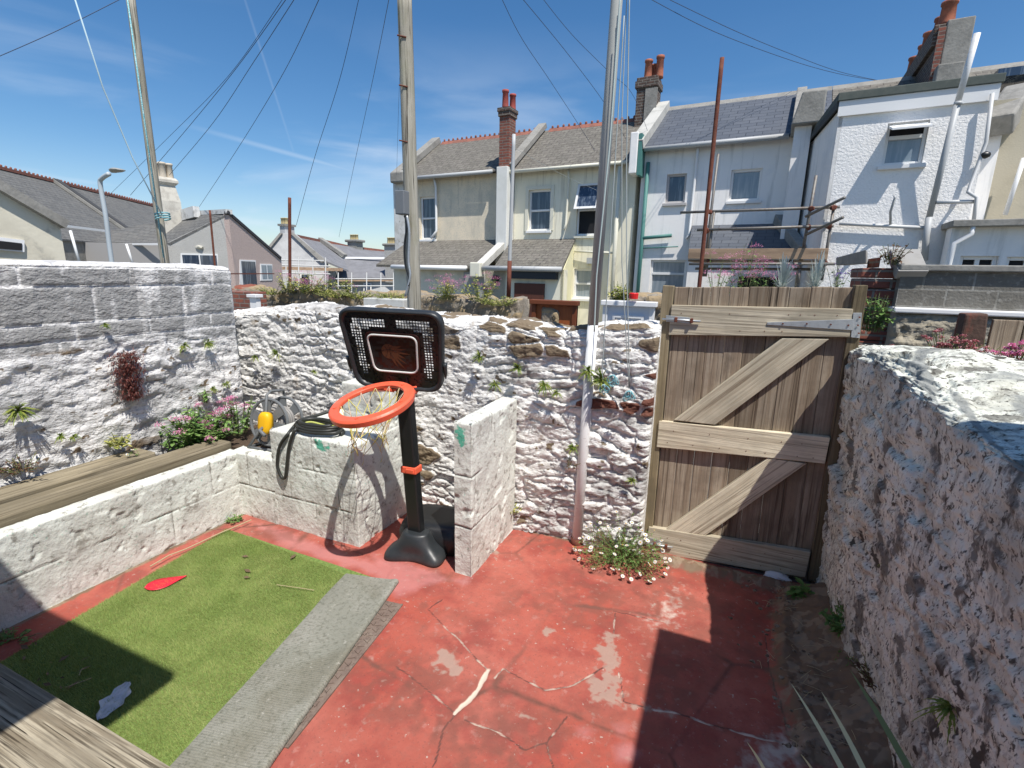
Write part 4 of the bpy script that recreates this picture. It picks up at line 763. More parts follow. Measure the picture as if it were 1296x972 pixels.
def pipe(par, pts, r=.035, mat=None, name='downpipe', brackets=True):
    mb = MB(); mb.tube(pts, r, 8); o = mb.build(name, mat or m_trim, par, smooth=True); return o
def ridge(par, u0, u1, D, z, crest=True, mat=None):
    mb = MB(TX); mb.prism([(u0, D-.13, z-.09), (u0, D, z+.05), (u0, D+.13, z-.09)], (u1-u0, 0, 0))
    if crest:
        k = u0+.1
        while k < u1: mb.lump((k, D, z+.075), (.045, .03, .055), int(k*10), 1, .1); k += .19
    return mb.build('ridge_tiles', mat or m_ridge, par)
def coping(par, p, q, w=.26, h=.14, mat=None, name='parapet'):
    mb = MB(); mb.beam(p, q, w, h); return mb.build(name, mat or m_cop, par, bevel=.015)
def pots(par, items, mat, r=.11, h=.45):
    for p, k in items:
        mb = MB(); mb.lathe(p, [(r*1.05, 0), (r*1.0, h*.1*k), (r*.88, h*.85*k), (r*1.05, h*.88*k), (r*1.05, h*k), (r*.8, h*k), (r*.78, h*.8*k), (0.01, h*.8*k)], 14); mb.build('chimney_pot', mat, par, smooth=True)
RD, RZ = 16.0, None
# -- cream terrace house at the left end
eL = fq(528, 226, 13.85)[1]+.02; rz = 6.50
H1 = thing('terraced_house', 'cream pebbledashed end house with slate lean-to, left of the tall thin brick chimney', 'house', TX(-9.5, 14, 0), 'terraced houses beyond the lane')
u628 = fq(629, 300, 14)[0]; ul = fq(515, 300, 14)[0]-.2
w1 = hole(532, 249, 551, 303, 14)
wallp(H1, m_cream1, ul, u628, 0, eL-.02, 14, 2.6, [w1]); window(H1, w1, 14, ('m',))
mb = MB(TX); a = fq(499, 300, 13.7); b = fq(513, 300, 13.7); mb.box(a[0], b[0], 13.7, 16.2, 0, fq(505, 216, 13.7)[1]); mb.build('end_pier', M('weathered_white', (.62, .62, .60), .9, [(3, 6, .48, .66, (.4, .38, .33), .6), (12, 5, .6, .7, (.16, .13, .1), .7)]), H1, bevel=.03)
mb = MB(TX); a = fq(497, 225, 13.6); b = fq(514, 225, 13.6); mb.box(a[0], b[0], 13.45, 13.9, fq(505, 232, 13.6)[1], fq(505, 218, 13.6)[1]); mb.build('kneeler', m_cop, H1, bevel=.05)
rr1 = roofp(H1, m_slate, [(ul, 13.75, eL), (u628+.3, 13.75, eL+.03), (u628+.3, RD, rz), (ul, RD, rz)])
roofp(H1, m_slate, [(ul, RD, rz), (u628+.3, RD, rz), (u628+.3, RD+3, 4.4), (ul, RD+3, 4.4)])
coping(H1, np.array(TX(ul+.05, 13.7, eL+.12)), np.array(TX(ul+.05, RD, rz+.12)), .34, .2); ridge(H1, ul+.3, u628+.3, RD, rz)
gutter(H1, ul+.2, u628-.02, 13.75, eL-.03); dpx = fq(551.5, 260, 13.93)[0]; pipe(H1, [TX(dpx, 13.86, eL-.05), TX(dpx+.02, 13.92, eL-.3), TX(dpx+.03, 13.92, 3.25), TX(dpx-.12, 13.8, 3.0)], .04)
lz, lD, lz0 = fq(580, 304, 14)[1], 12.35, 2.12
roofp(H1, m_slate, [(fq(530, 320, 13)[0]-1.2, lD, lz0), (u628+.22, lD, lz0), (u628+.22, 14, lz), (fq(530, 320, 13)[0]-1.2, 14, lz)], .08, 'lean_to_roof')
gutter(H1, fq(530, 340, lD)[0]-1.0, fq(592, 340, lD)[0], lD, lz0-.07, m_trim, .07)
wallp(H1, M('lean_to_white', (.70, .66, .54), .9, [(1.6, 6, .45, .62, (.50, .46, .38), .7)], [(30, 5, .3, .01)]), fq(530, 340, 12.5)[0]-1.0, fq(640, 350, 12.5)[0], 0, lz0-.06, 12.5, 1.4, name='lean_to_wall')
mb = MB(TX); a = fq(588, 344, 12.45); b = fq(613, 350, 12.45); mb.box(a[0], b[0], 12.4, 12.5, .4, a[1]); mb.build('grey_pier', M('grey_pier', (.33, .33, .32), .9), H1)
# pier with brick chimney
P1 = thing('chimney', 'tall thin brick chimney with two red pots on a white pier between cream houses', 'chimney', TX(-8, 13.8, 0))
a, b = fq(629, 220, 13.55)[0], fq(642, 220, 13.55)[0]; zt = fq(640, 210, 13.55)[1]
mb = MB(TX); mb.box(a-.02, b, 13.55, 14.3, 0, zt); mb.build('pier', M('pier_white', (.70, .70, .66), .85, [(2.5, 6, .45, .65, (.6, .6, .55), .6)], [(30, 5, .3, .01)]), P1, bevel=.015)
zb = fq(640, 148, 13.7)[1]; mb = MB(TX); mb.box(a+.02, b, 13.62, 14.02, zt, zb); mb.build('stack', m_brick, P1)
mb = MB(TX); mb.box(a-.01, b+.03, 13.58, 14.06, zb, zb+.12); mb.box(a-.03, b+.05, 13.56, 14.08, zb+.121, fq(640, 137, 13.7)[1]); mb.build('cap', m_brickd, P1, bevel=.01)
zc = fq(640, 137, 13.7)[1]; pots(P1, [(np.array(TX((a+b)/2-.02, 13.72, zc)), 1.0), (np.array(TX((a+b)/2+.08, 13.98, zc)), .9)], m_potr, .095, .48)
# -- second cream house
H2 = thing('terraced_house', 'smooth cream house with two upstairs windows, the right hand one propped open', 'house', TX(-6.5, 14, 0), 'terraced houses beyond the lane')
u2a, u2b = fq(650, 300, 14)[0], fq(800, 300, 14)[0]; wa, wb = hole(669, 240, 697, 292, 14), hole(730, 232, 760, 298, 14); e2 = fq(652, 217, 13.85)[1]; e2b = fq(775, 208, 13.85)[1]
wg = hole(726, 340, 751, 378, 14)
wallp(H2, m_cream2, u2a, u2b, 0, e2, 14, 2.4, [wa, wb, wg]); window(H2, wa, 14, ('m',)); wv_ = window(H2, wb, 14, ('m',), sill=False, glass=m_dark); window(H2, wg, 14, ('m',), m_glassl)
for w_ in (wa,):   # raised surround
    mb = MB(TX); u0, u1, z0, z1 = w_
    for q in ((u0-.1, u0-.003, z0, z1+.1), (u1+.003, u1+.1, z0, z1+.1), (u0, u1, z1+.003, z1+.1)): mb.box(q[0], q[1], 13.965, 14.01, q[2], q[3])
    mb.build('surround', m_trimc, H2)
u0, u1, z0, z1 = wb; zm = (z0+z1)/2; mb = MB(TX); o_ = lambda u, z, f=.0: (u, 14.05-.30*(z1-z)/(z1-zm), z+f)   # opened top light
for q in ((u0+.01, u0+.07), (u1-.07, u1-.01)): mb.prism([o_(q[0], z1), o_(q[1], z1), o_(q[1], zm), o_(q[0], zm)], (0, -.04, 0))
mb.prism([o_(u0+.01, zm+.06), o_(u1-.01, zm+.06), o_(u1-.01, zm), o_(u0+.01, zm)], (0, -.041, 0)); mb.prism([o_(u0+.01, z1), o_(u1-.01, z1), o_(u1-.01, z1-.06), o_(u0+.01, z1-.06)], (0, -.041, 0))
op = mb.build('open_sash', m_trim, H2); mb = MB(TX); mb.prism([o_(u0+.06, z1-.05), o_(u1-.06, z1-.05), o_(u1-.06, zm+.05), o_(u0+.06, zm+.05)], (0, -.012, 0)); mb.build('pane', m_glass, op)
mb = MB(TX); mb.box(u0-.04, u1+.04, 13.93, 14.04, z0-.08, z0-.003); mb.build('sill', m_trimc, H2, bevel=.01)
roofp(H2, m_slate, [(u2a-.5, 13.75, e2), (u2b, 13.75, e2), (u2b, RD, rz), (u2a-.5, RD, rz)]); roofp(H2, m_slate, [(u2a-.5, RD, rz), (u2b, RD, rz), (u2b, RD+3, 4.4), (u2a-.5, RD+3, 4.4)])
coping(H2, np.array(TX(u2a-.05, 13.7, e2+.12)), np.array(TX(u2a-.05, RD, rz+.16)), .28, .16); ridge(H2, u2a+.2, u2b, RD, rz); gutter(H2, u2a, u2b-.2, 13.75, e2-.03, m_trimc, .05)
q = fq(718, 260, 13.9)[0]; pipe(H2, [TX(q, 13.86, e2-.05), TX(q, 13.93, e2-.25), TX(q-.03, 13.93, 3.35), TX(q-.05, 13.85, 3.2)], .035, m_trimc)
q = fq(779, 300, 13.8)[0]; pipe(H2, [TX(q, 13.80, e2-.1), TX(q, 13.8, 0.3)], .06, m_trimc, 'soil_pipe'); q2 = fq(727, 320, 13.9)[0]; zq = fq(750, 318, 13.9)[1]; pipe(H2, [TX(q2, 13.9, zq), TX(q, 13.85, zq-.05)], .03, m_trimc, 'waste_pipe')
mb = MB(TX); a = fq(748, 330, 13.9); mb.box(a[0]-.12, a[0]+.12, 13.86, 13.99, a[1]-.08, a[1]+.08); mb.build('wall_vent', m_gut, H2)
ur = fq(712, 340, lD)[0]; roofp(H2, m_slate, [(fq(640, 330, 13)[0], lD, lz0), (ur, lD, lz0), (fq(728, 303, 14)[0], 14, lz), (fq(648, 303, 14)[0], 14, lz)], .08, 'lean_to_roof'); gutter(H2, fq(612, 340, lD)[0], ur, lD, lz0-.06, m_gut, .07)
wallp(H2, m_cream2, fq(612, 350, 12.5)[0], ur-.03, 0, lz0-.06, 12.5, .3, name='lean_to_wall')
mb = MB(TX); ur2 = fq(728, 303, 14)[0]; mb.prism([(ur-.02, 12.5, 0), (ur-.02, 12.5, lz0-.06), (ur2-.02, 13.99, lz-.08), (ur2-.02, 13.99, 0)], (-.08, 0, 0)); mb.build('side_wall', m_yellow, H2)
a, b = fq(646, 343, 12.45), fq(708, 354, 12.45); mb = MB(TX); mb.box(a[0], b[0]-.05, 12.32, 12.49, b[1], a[1]); mb.build('dark_canopy', M('canopy_board', (.035, .04, .045), .7), H2)
a, b = fq(651, 358, 12.42), fq(687, 400, 12.42); mb = MB(TX); mb.box(a[0], b[0], 12.42, 12.49, 0, a[1]); mb.build('door', m_brown, H2)
mb = MB(TX); c = fq(627, 353, 12.45); mb.lathe((c[0], 12.45, c[1]), [(.01, 0), (.1, 0), (.1, .05)], 16, (0, 1, 0)); 
mb = MB(); c3 = tpt(627, 353, 12.44); mb.lathe(c3, [(.1, -.04), (.105, 0), (.09, .01), (.0, .01)], 16, -_n); mb.build('round_vent', m_dark, H2)
coping(H2, tpt(641, 305, 13.9), tpt(606, 339, 12.3), .25, .2, M('party_coping', (.60, .59, .54), .85, [(4, 6, .45, .65, (.42, .4, .36), .6)])); mb = MB(); c = tpt(603, 338, 12.25); mb.box(c[0]-.16, c[0]+.17, c[1]-.12, c[1]+.2, c[2]-.28, c[2]+.13); mb.build('coping_end', m_trimc, H2, bevel=.03)
# -- white house with blue slates
H3 = thing('terraced_house', 'white house with a blue slate roof and two small upstairs windows, behind the scaffolding', 'house', TX(-1.8, 13.6, 0), 'terraced houses beyond the lane')
D3 = 13.9; u3a, u3b = fq(806, 300, D3)[0], .65; wa, wb = hole(843, 220, 868, 257, D3), hole(924, 214, 963, 254, D3); wd = hole(822, 329, 867, 380, D3); e3 = fq(812, 188, 13.7)[1]; rz3 = 6.68
wallp(H3, m_wr, u3a, u3b, 0, e3, D3, 2.4, [wa, wb, wd]); window(H3, wa, D3, (), trim=M('brownish_frame', (.45, .43, .42), .6)); window(H3, wb, D3, (), m_glassl); window(H3, wd, D3, ('h',), m_glassl, sill=False)
roofp(H3, m_slateb, [(u3a, 13.65, e3), (u3b, 13.65, e3), (u3b, RD, rz3), (u3a, RD, rz3)]); roofp(H3, m_slateb, [(u3a, RD, rz3), (u3b, RD, rz3), (u3b, RD+3, 4.6), (u3a, RD+3, 4.6)]); ridge(H3, u3a, u3b, RD, rz3, False, m_cop)
gutter(H3, u3a+.1, fq(998, 177, 13.7)[0], 13.7, e3-.04, m_gut, .06); coping(H3, np.array(TX(u3a-.08, 13.5, e3+.05)), np.array(TX(u3a-.02, RD, rz3+.1)), .34, .24, M('pale_coping', (.48, .47, .43), .9, [(3, 6, .45, .65, (.3, .3, .27), .6)]))
mb = MB(TX); a = fq(805, 200, 13.5); mb.box(a[0]-.16, a[0]+.04, 13.42, 13.9, fq(803, 220, 13.5)[1], fq(803, 168, 13.5)[1]); mb.build('kneeler', m_wr, H3, bevel=.02); mb = MB(TX); mb.box(a[0]+.05, a[0]+.13, 13.45, 13.9, fq(803, 222, 13.5)[1], fq(803, 170, 13.5)[1]); mb.build('teal_corner', m_teal, H3)
q = fq(877, 250, D3-.08)[0]; pipe(H3, [TX(q+.02, D3-.14, e3-.05), TX(q, D3-.06, e3-.35), TX(q, D3-.06, 3.0), TX(q-.06, D3-.12, 2.9)], .035); q = fq(812, 300, D3-.1)[0]; pipe(H3, [TX(q+.03, D3-.1, fq(813, 206, 13.8)[1]), TX(q, D3-.1, .3)], .05, m_teal, 'soil_pipe')
a = fq(812, 300, D3-.1); b = fq(850, 298, D3-.1); pipe(H3, [TX(a[0], D3-.1, a[1]-.03), TX(b[0], D3-.1, b[1])], .045, m_teal, 'waste_pipe'); a = fq(812, 314, D3-.1); b = fq(858, 312, D3-.1); pipe(H3, [TX(a[0], D3-.07, a[1]), TX(b[0], D3-.07, b[1])], .015, m_teal, 'waste_pipe')
lt = fq(940, 284, D3)[1]; le = fq(940, 322, 12.2)[1]; a, b = fq(872, 300, 13)[0], fq(985, 300, 13.4)[0]
roofp(H3, m_slateb, [(fq(871, 320, 12.2)[0], 12.2, le), (fq(1010, 320, 12.2)[0], 12.2, le), (fq(984, 283, D3)[0], D3, lt), (fq(876, 285, D3)[0], D3, lt)], .07, 'lean_to_roof')
coping(H3, tpt(985, 277, D3-.05), tpt(1016, 318, 12.2), .2, .22); wallp(H3, m_wr, fq(871, 330, 12.3)[0], fq(1010, 330, 12.3)[0], 0, le-.08, 12.3, .3, name='lean_to_wall')
mb = MB(TX); a = fq(935, 350, 12.28); b = fq(985, 362, 12.28); mb.box(a[0], b[0], 12.25, 12.29, b[1]-.3, a[1]); mb.build('opening_shade_panel', m_dark, H3)  # solid panel on the wall; the opening's shade is its near-black colour
# its chimney
P3 = thing('chimney', 'dark brick chimney with two orange pots between the cream and the blue slate roofs', 'chimney', TX(-4.3, 15.5, 5))
cD = 15.55; a, b = fq(806, 100, cD)[0], fq(833, 100, cD)[0]; zt, zb = fq(822, 96, cD)[1], 5.4; mb = MB(TX); mb.box(a+.02, b-.02, cD, cD+.55, zb, fq(822, 110, cD)[1]); mb.build('stack', m_brickd, P3)
mb = MB(TX); mb.box(a+.28, b+.01, cD-.03, cD-.002, zb+.2, fq(822, 112, cD)[1]); mb.build('cement_face', m_cop, P3)
mb = MB(TX); mb.box(a-.03, b+.02, cD-.04, cD+.6, fq(822, 110, cD)[1], zt-.1); mb.box(a-.0, b-.02, cD, cD+.55, zt-.099, zt); mb.build('cap', m_brickd, P3, bevel=.012)
pots(P3, [(np.array(TX(a+.25, cD+.25, zt)), 1.0), (np.array(TX(a+.56, cD+.3, zt)), 1.15), (np.array(TX(a+.38, cD+.45, zt)), .85)], m_pot, .11, .50)
# -- main roof behind the wing, with parapet lumps and the great chimney
H4 = thing('terraced_house', 'white roughcast house wing with an open window and a flat felted roof', 'house', TX(1.7, 11, 0), 'terraced houses beyond the lane')
roofp(H4, m_slate, [(.66, 13.65, e3+.05), (4.4, 13.65, e3+.05), (4.4, RD, rz3), (.66, RD, rz3)], name='main_roof'); roofp(H4, m_slate, [(.66, RD, rz3), (4.4, RD, rz3), (4.4, RD+3, 4.6), (.66, RD+3, 4.6)], name='main_roof'); ridge(H4, .66, 4.4, RD, rz3, False, m_cop)
coping(H4, np.array(TX(-.02, 13.5, e3+.05)), np.array(TX(-.02, RD-.3, rz3-.12)), .22, .30); mb = MB(TX); a, b = fq(1000, 150, 12.8)[0], fq(1042, 150, 12.8)[0]
mb.prism([(a+.03, 12.8, fq(1000, 158, 12.8)[1]), (b, 12.8, fq(1000, 158, 12.8)[1]), (b, 12.8, fq(1030, 114, 12.8)[1]), (a+.17, 12.8, fq(1020, 115, 12.8)[1])], (0, 1.2, 0)); mb.build('cement_parapet', m_cop, H4, bevel=.03)
mb = MB(TX); a = fq(999, 165, 13.2)[0]; mb.box(a+.1, a+.42, 13.0, 13.9, 0, fq(1010, 158, 13)[1]); mb.build('white_pier', m_wr, H4)
D4 = 11.0; zt4 = fq(1160, 128, D4)[1]; u4a, u4b = fq(1065, 128, D4)[0], fq(1262, 110, D4)[0]; wo = hole(1120, 154, 1172, 208, D4)
wallp(H4, m_roughc, u4a, u4b, 0, zt4, D4, 3.4, [wo], name='roughcast_wall')
mb = MB(TX); mb.prism([(u4a-.002, D4, 0), (u4a-.002, D4, zt4), (.22, 13.9, zt4), (.22, 13.9, 0)], (.06, 0, 0)); mb.build('canted_side', m_wr, H4)
mb = MB(TX); mb.prism([(u4a-.06, D4-.08, zt4+.12), (u4b+.06, D4-.08, zt4+.12), (u4b+.06, 14.5, zt4+.12), (.12, 14.5, zt4+.12)], (0, 0, .13)); mb.build('flat_roof', M('green_grey_felt', (.085, .10, .09), .9, [(6, 6, .45, .65, (.14, .15, .13), .6)]), H4, bevel=.01)
mb = MB(TX); mb.box(u4a-.03, u4b+.03, D4-.05, D4-.002, zt4-.12, zt4+.118); mb.build('fascia', m_trim, H4)
mb = MB(TX); mb.prism([(u4a-.035, D4-.04, zt4+.0), (u4a-.035, D4-.04, zt4+.118), (.16, 13.9, zt4+.118), (.16, 13.9, zt4)], (-.03, 0, 0)); mb.build('side_fascia', M('dark_fascia', (.05, .055, .055), .8), H4)
w_ = window(H4, wo, D4, ('h',), m_glassl, sill=True, fr=.05); u0, u1, z0, z1 = wo; zk = z0+(z1-z0)*.66
mb = MB(TX); mb.box(u0+.05, u1-.05, D4+.07, D4+.095, zk+.03, z1-.05); mb.build('gap_shade_panel', m_dark, H4)  # solid panel in the open light; the room's shade is painted on it
mb = MB(TX); mb.prism([(u0+.02, D4+.05, z1-.03), (u1-.02, D4+.05, z1-.03), (u1-.02, D4-.34, z1-.15), (u0+.02, D4-.34, z1-.15)], (0, 0, -.04)); mb.build('open_light', m_trim, H4, bevel=.006)
pa = tpt(1237, 42, 10.6); pb_ = tpt(1176, 275, 10.9)
FL = thing('flue_pipe', 'long leaning white and grey flue pipe rising above the flat roof of the roughcast wing', 'pipe', pb_); pmid = tpt(1212, 130, 10.7); mb = MB(); mb.tube([pmid, pa], .043, 14); mb.build('upper_flue', m_polew, FL, smooth=True); mb = MB(); mb.tube([pb_, pmid], .045, 14); mb.tube([tpt(1212, 133, 10.7), tpt(1213, 129, 10.7)], .055, 14); mb.build('lower_flue', m_gut, FL, smooth=True); mb = MB(); mb.tube([pb_, tpt(1172, 300, 10.9), tpt(1170, 330, 10.9)], .05, 12); mb.build('flue_foot', m_gut, FL, smooth=True)
m_pvc = M('grey_white_pvc', (.55, .55, .54), .5)
pipe(H4, [tpt(1062, 283, 10.93), tpt(1120, 286, 10.93), tpt(1170, 288, 10.93)], .028, m_pvc, 'waste_pipe'); pipe(H4, [tpt(1132, 248, 10.8), tpt(1133, 250, 10.6), tpt(1127, 268, 10.8), tpt(1127, 284, 10.93)], .02, m_gut, 'vent_pipe'); pipe(H4, [tpt(1185, 256, 10.85), tpt(1236, 255, 10.85)], .032, m_pvc, 'waste_pipe')
pipe(H4, [tpt(1256, 118, 10.9), tpt(1248, 180, 10.9), tpt(1228, 235, 10.9), tpt(1225, 243, 10.8), tpt(1236, 250, 10.8), tpt(1232, 282, 10.8)], .028, m_pvc)
mb = MB(); mb.lump(tpt(1247, 196, 10.9), (.07, .05, .055), 3, 2, .1); mb.build('black_vent', m_black, H4, smooth=True)
# great chimney
P4 = thing('chimney', 'massive brick and cement chimney with five terracotta pots above the white roughcast wing', 'chimney', TX(3, 14.6, 5))
cD = 14.2; a, b = fq(1186, 60, cD)[0], fq(1228, 60, cD)[0]; zt = fq(1205, 24, cD)[1]; mb = MB(TX); mb.box(a+.10, b, cD, cD+3.6, 5.0, zt); mb.build('cement_stack', m_cop, P4, bevel=.02)
mb = MB(TX); mb.box(a-.02, a+.095, cD+.05, cD+3.55, 4.9, zt-.12); mb.box(a-.10, a+.095, cD+.02, cD+3.6, zt-.45, zt-.05); mb.build('brick_flank', m_brickd, P4, bevel=.02); mb = MB(TX); mb.box(a-.03, a+.09, cD-.03, cD+.045, 4.9, zt-.12); mb.build('brick_quoin', m_brick, P4)
mb = MB(TX); c = fq(1198, 84, cD-.1); mb.box(c[0]-.18, c[0]+.25, cD-.3, cD, c[1]-.9, c[1]); mb.build('step', m_cop, P4, bevel=.02)
pots(P4, [(np.array(TX(a+.12+.05*(k % 2), cD+.25+k*.74, zt-.02)), 1.0) for k in range(5)], m_pot, .14, .44)
# -- right-hand house
H5 = thing('terraced_house', 'buff house at the far right edge with white framed windows under a flat roof ledge', 'house', TX(4, 11.8, 0), 'terraced houses beyond the lane')
u5 = fq(1246, 250, 11.9)[0]; mb = MB(TX); mb.box(u4b+.02, 6.5, 11.9, 13.5, 0, 4.95); mb.build('wall', M('buff_render', (.50, .45, .34), .9, [(2, 6, .45, .65, (.40, .36, .27), .7)], [(40, 5, .3, .01)]), H5)
mb = MB(TX); mb.box(u4b+.02, fq(1262, 200, 11.85)[0], 11.85, 11.895, 0, fq(1262, 155, 11.85)[1]); mb.build('white_strip', m_wr, H5)
mb = MB(); c = tpt(1275, 150, 11.6); mb.beam(tpt(1262, 160, 11.6), tpt(1290, 118, 12.6), .4, .35); mb.build('parapet', m_cop, H5, bevel=.04); roofp(H5, m_slate, [(4.4, 12.2, 5.3), (8, 12.2, 5.3), (8, RD, rz3+.05), (4.4, RD, rz3+.05)])
mb = MB(TX); a = fq(1288, 92, 13.2); mb.box(a[0]-.35, a[0]+.6, 12.9, 13.9, a[1]-.12, a[1]+.02); mb.build('rooflight', m_glass, H5)
pipe(H5, [tpt(1296, 200, 11.7), tpt(1272, 272, 11.7)], .035)
zl = fq(1250, 283, 10.4)[1]; mb = MB(TX); mb.box(fq(1205, 283, 10.4)[0], 6.5, 10.35, 11.9, zl-.04, zl+.06); mb.build('ledge', m_cop, H5, bevel=.01)
D5 = 10.55; a = fq(1212, 330, D5)[0]; w1_, w2_ = hole(1213, 324, 1262, 350, D5), hole(1272, 325, 1330, 350, D5); w1_ = (w1_[0], w1_[1], 1.2, w1_[3]); w2_ = (w2_[0], w2_[1], 1.2, w2_[3])
wallp(H5, m_wr, a-.15, 6.4, 0, zl-.04, D5, .3, [w1_, w2_], name='lower_wall'); window(H5, w1_, D5, ('v',), m_dark, sill=False); window(H5, w2_, D5, ('v',), m_dark, sill=False)
pipe(H5, [tpt(1232, 284, 10.4), tpt(1230, 296, 10.4), tpt(1208, 308, 10.4), tpt(1200, 340, 10.4), tpt(1198, 360, 10.4)], .035, m_trim)

# ---- scaffolding in front of the white house
SF = thing('scaffold', 'steel scaffold with timber toe boards in front of the small blue lean-to roof', 'scaffold', tpt(950, 360, 11))
m_tube = M('scaffold_tube', (.19, .18, .165), .55, [(20, 4, .5, .7, (.12, .07, .05), .7)], metal=.3); m_board = M('scaffold_board', (.36, .25, .165), .9, [(7, 7, .45, .62, (.20, .14, .095), .8, (.2, 1, 1))])
def sft(p, q, d0, d1=None, r=.026, nm='tube'): mb = MB(); mb.tube([tpt(*p, d0), tpt(*q, d1 or d0)], r, 8); mb.build(nm, m_tube, SF, smooth=True)
sft((861, 269), (1063, 262), 10.9); sft((882, 291), (1055, 286), 10.85); sft((909, 195), (890, 350), 11.3); sft((904, 268), (893, 350), 10.9); sft((1033, 222), (1014, 330), 10.9); sft((1056, 258), (1040, 355), 10.9)
sft((1020, 274), (1069, 250), 10.9, 10.2); sft((1020, 297), (1067, 275), 10.9, 10.2); sft((872, 334), (1057, 334), 10.75); sft((880, 340), (1040, 341), 11.3); sft((1012, 340), (1010, 358), 10.9)
for p, q, D in (((871, 315), (1048, 330), 10.8),): 
    a, b = fq(p[0], 322, D), fq(q[0], 322, D); zt_, zb_ = fq(960, 314.5, D)[1], fq(960, 328, D)[1]; mb = MB(TX); mb.box(a[0], b[0], D, D+.05, zb_, zt_); mb.build('toe_board', m_board, SF, bevel=.006); mb = MB(TX); mb.box(a[0], b[0], D+.06, D+.9, zb_-.05, zb_-.01); mb.build('deck_boards', m_board, SF)
for x, y in ((898, 268), (1027, 264), (1024, 288), (1055, 263), (1050, 286), (895, 292), (948, 332), (1000, 332), (898, 331), (1045, 333)): mb = MB(); mb.lump(tpt(x, y, 10.86), .055, x, 1, .3); mb.build('coupler', m_rust, SF)

# ---- poles
m_tele = M('pole_timber', (.27, .25, .20), .92, [(14, 8, .42, .60, (.42, .395, .33), .8, (1, 1, .06)), (34, 7, .56, .62, (.05, .04, .03), .9, (1, 1, .03)), (2, 5, .55, .7, (.17, .18, .075), .6, (1, 1, .4))], [(30, 8, 1, .010, (1, 1, .04))])
def poleth(name, lab, px0, px1, Y, r0, r1, mat, cat='pole', group=None, ext=-.4, zb=None, parts='shaft'):
    a = gY(*px0, Y); b = gY(*px1, Y+.0); d = b-a; k = (ext-a[2])/d[2] if zb is None else (zb-a[2])/d[2]; base = a+d*k
    t = thing(name, lab, cat, base, group); n = 24; P = [base*(1-i/n)+b*(i/n) for i in range(n+1)]; mb = MB(); mb.tube(P, list(np.linspace(r0, r1, n+1)), 14); mb.build(parts, mat, t, smooth=True); return t
TP = poleth('telegraph_pole', 'weathered timber pole with a grey junction box, standing in the lane behind the basketball board', (524, 372), (511.5, -15), 5.0, .085, .076, m_tele)
c = gY(513, 257, 4.9); mb = MB(); mb.box(c[0]-.085, c[0]+.035, 4.82, 4.95, gY(510, 272, 4.9)[2], gY(510, 242, 4.9)[2]); mb.build('junction_box', M('grey_box', (.16, .17, .18), .6), TP, bevel=.01)
mb = MB(); mb.tube(smoothpath([gY(x, y, 4.88) for x, y in ((512, 273), (515, 285), (512, 310), (513, 335), (518, 352), (517, 362))], 5), .012, 6); mb.build('cable', m_black, TP, smooth=True)
mb = MB(); mb.tube(smoothpath([gY(x, y, 4.88) for x, y in ((515, 273), (518, 295), (517, 330), (519, 350), (513, 375))], 5), .014, 6); mb.build('conduit', m_galv, TP, smooth=True)
for x, y in ((514, 47), (516, 110), (516, 180)):
    mb = MB(); c = gY(x, y, 4.93); mb.tube([c, c+np.array([-.09, -.03, .02])], .008, 6); mb.build('step_stub', m_rust, TP)
LP_ = poleth('telegraph_pole', 'slim leaning timber pole rising behind the left wall, tied with pale blue rope', (208, 326), (164, -12), 6.0, .074, .066, m_tele)
mb = MB(); mb.tube([gY(207, 326, 5.9), gY(160, -10, 5.92)], .012, 6); mb.build('blue_rope', m_ropeb, LP_, smooth=True)
for k in range(3): mb = MB(); c = gY(205.3+.6*k, 271+k*3, 6.0); mb.tube([c+np.array([.11*math.cos(t), .11*math.sin(t), .02*math.cos(t)]) for t in np.linspace(0, 6.283, 17)[:-1]], .013, 6, closed=True); mb.build('rope_band', m_ropeb, LP_, smooth=True)
t = thing('rope', 'pale blue rope slanting across the sky down to the slim leaning pole', 'rope', gY(205, 272, 5.9)); mb = MB(); mb.tube([gY(92, -10, 5.0), gY(130, 110, 5.3), gY(168, 200, 5.6), gY(205, 272, 5.9)], .011, 6); mb.build('strand', M('pale_blue_rope', (.42, .55, .60), .9), t, smooth=True)
poleth('post', 'slim grey metal post with a rusty lower half, in front of the second cream house', (643.5, 378), (650.5, 170), 7.6, .032, .028, m_gut)
o = MB(); o.tube([gY(643.5, 378, 7.55), gY(645, 330, 7.55)], .036, 10); o.build('rusty_sleeve', m_rust, [q for q in SC.objects if q.name == 'post.003' or (q.get('label') or '').startswith('slim grey metal post')][0], smooth=True)
poleth('post', 'short rusty steel post left of the centre, standing behind the flowering rubble wall', (367, 366), (366.5, 250), 9.0, .036, .036, m_rust)
poleth('post', 'thin dark red post in front of the grey pebbledashed gable on the left', (272, 336), (265.5, 266), 8, .022, .022, m_rust)
tlr = poleth('post', 'tall leaning rust red post rising behind the timber gate', (885, 362), (914, 73), 5.2, .020, .019, m_rust)
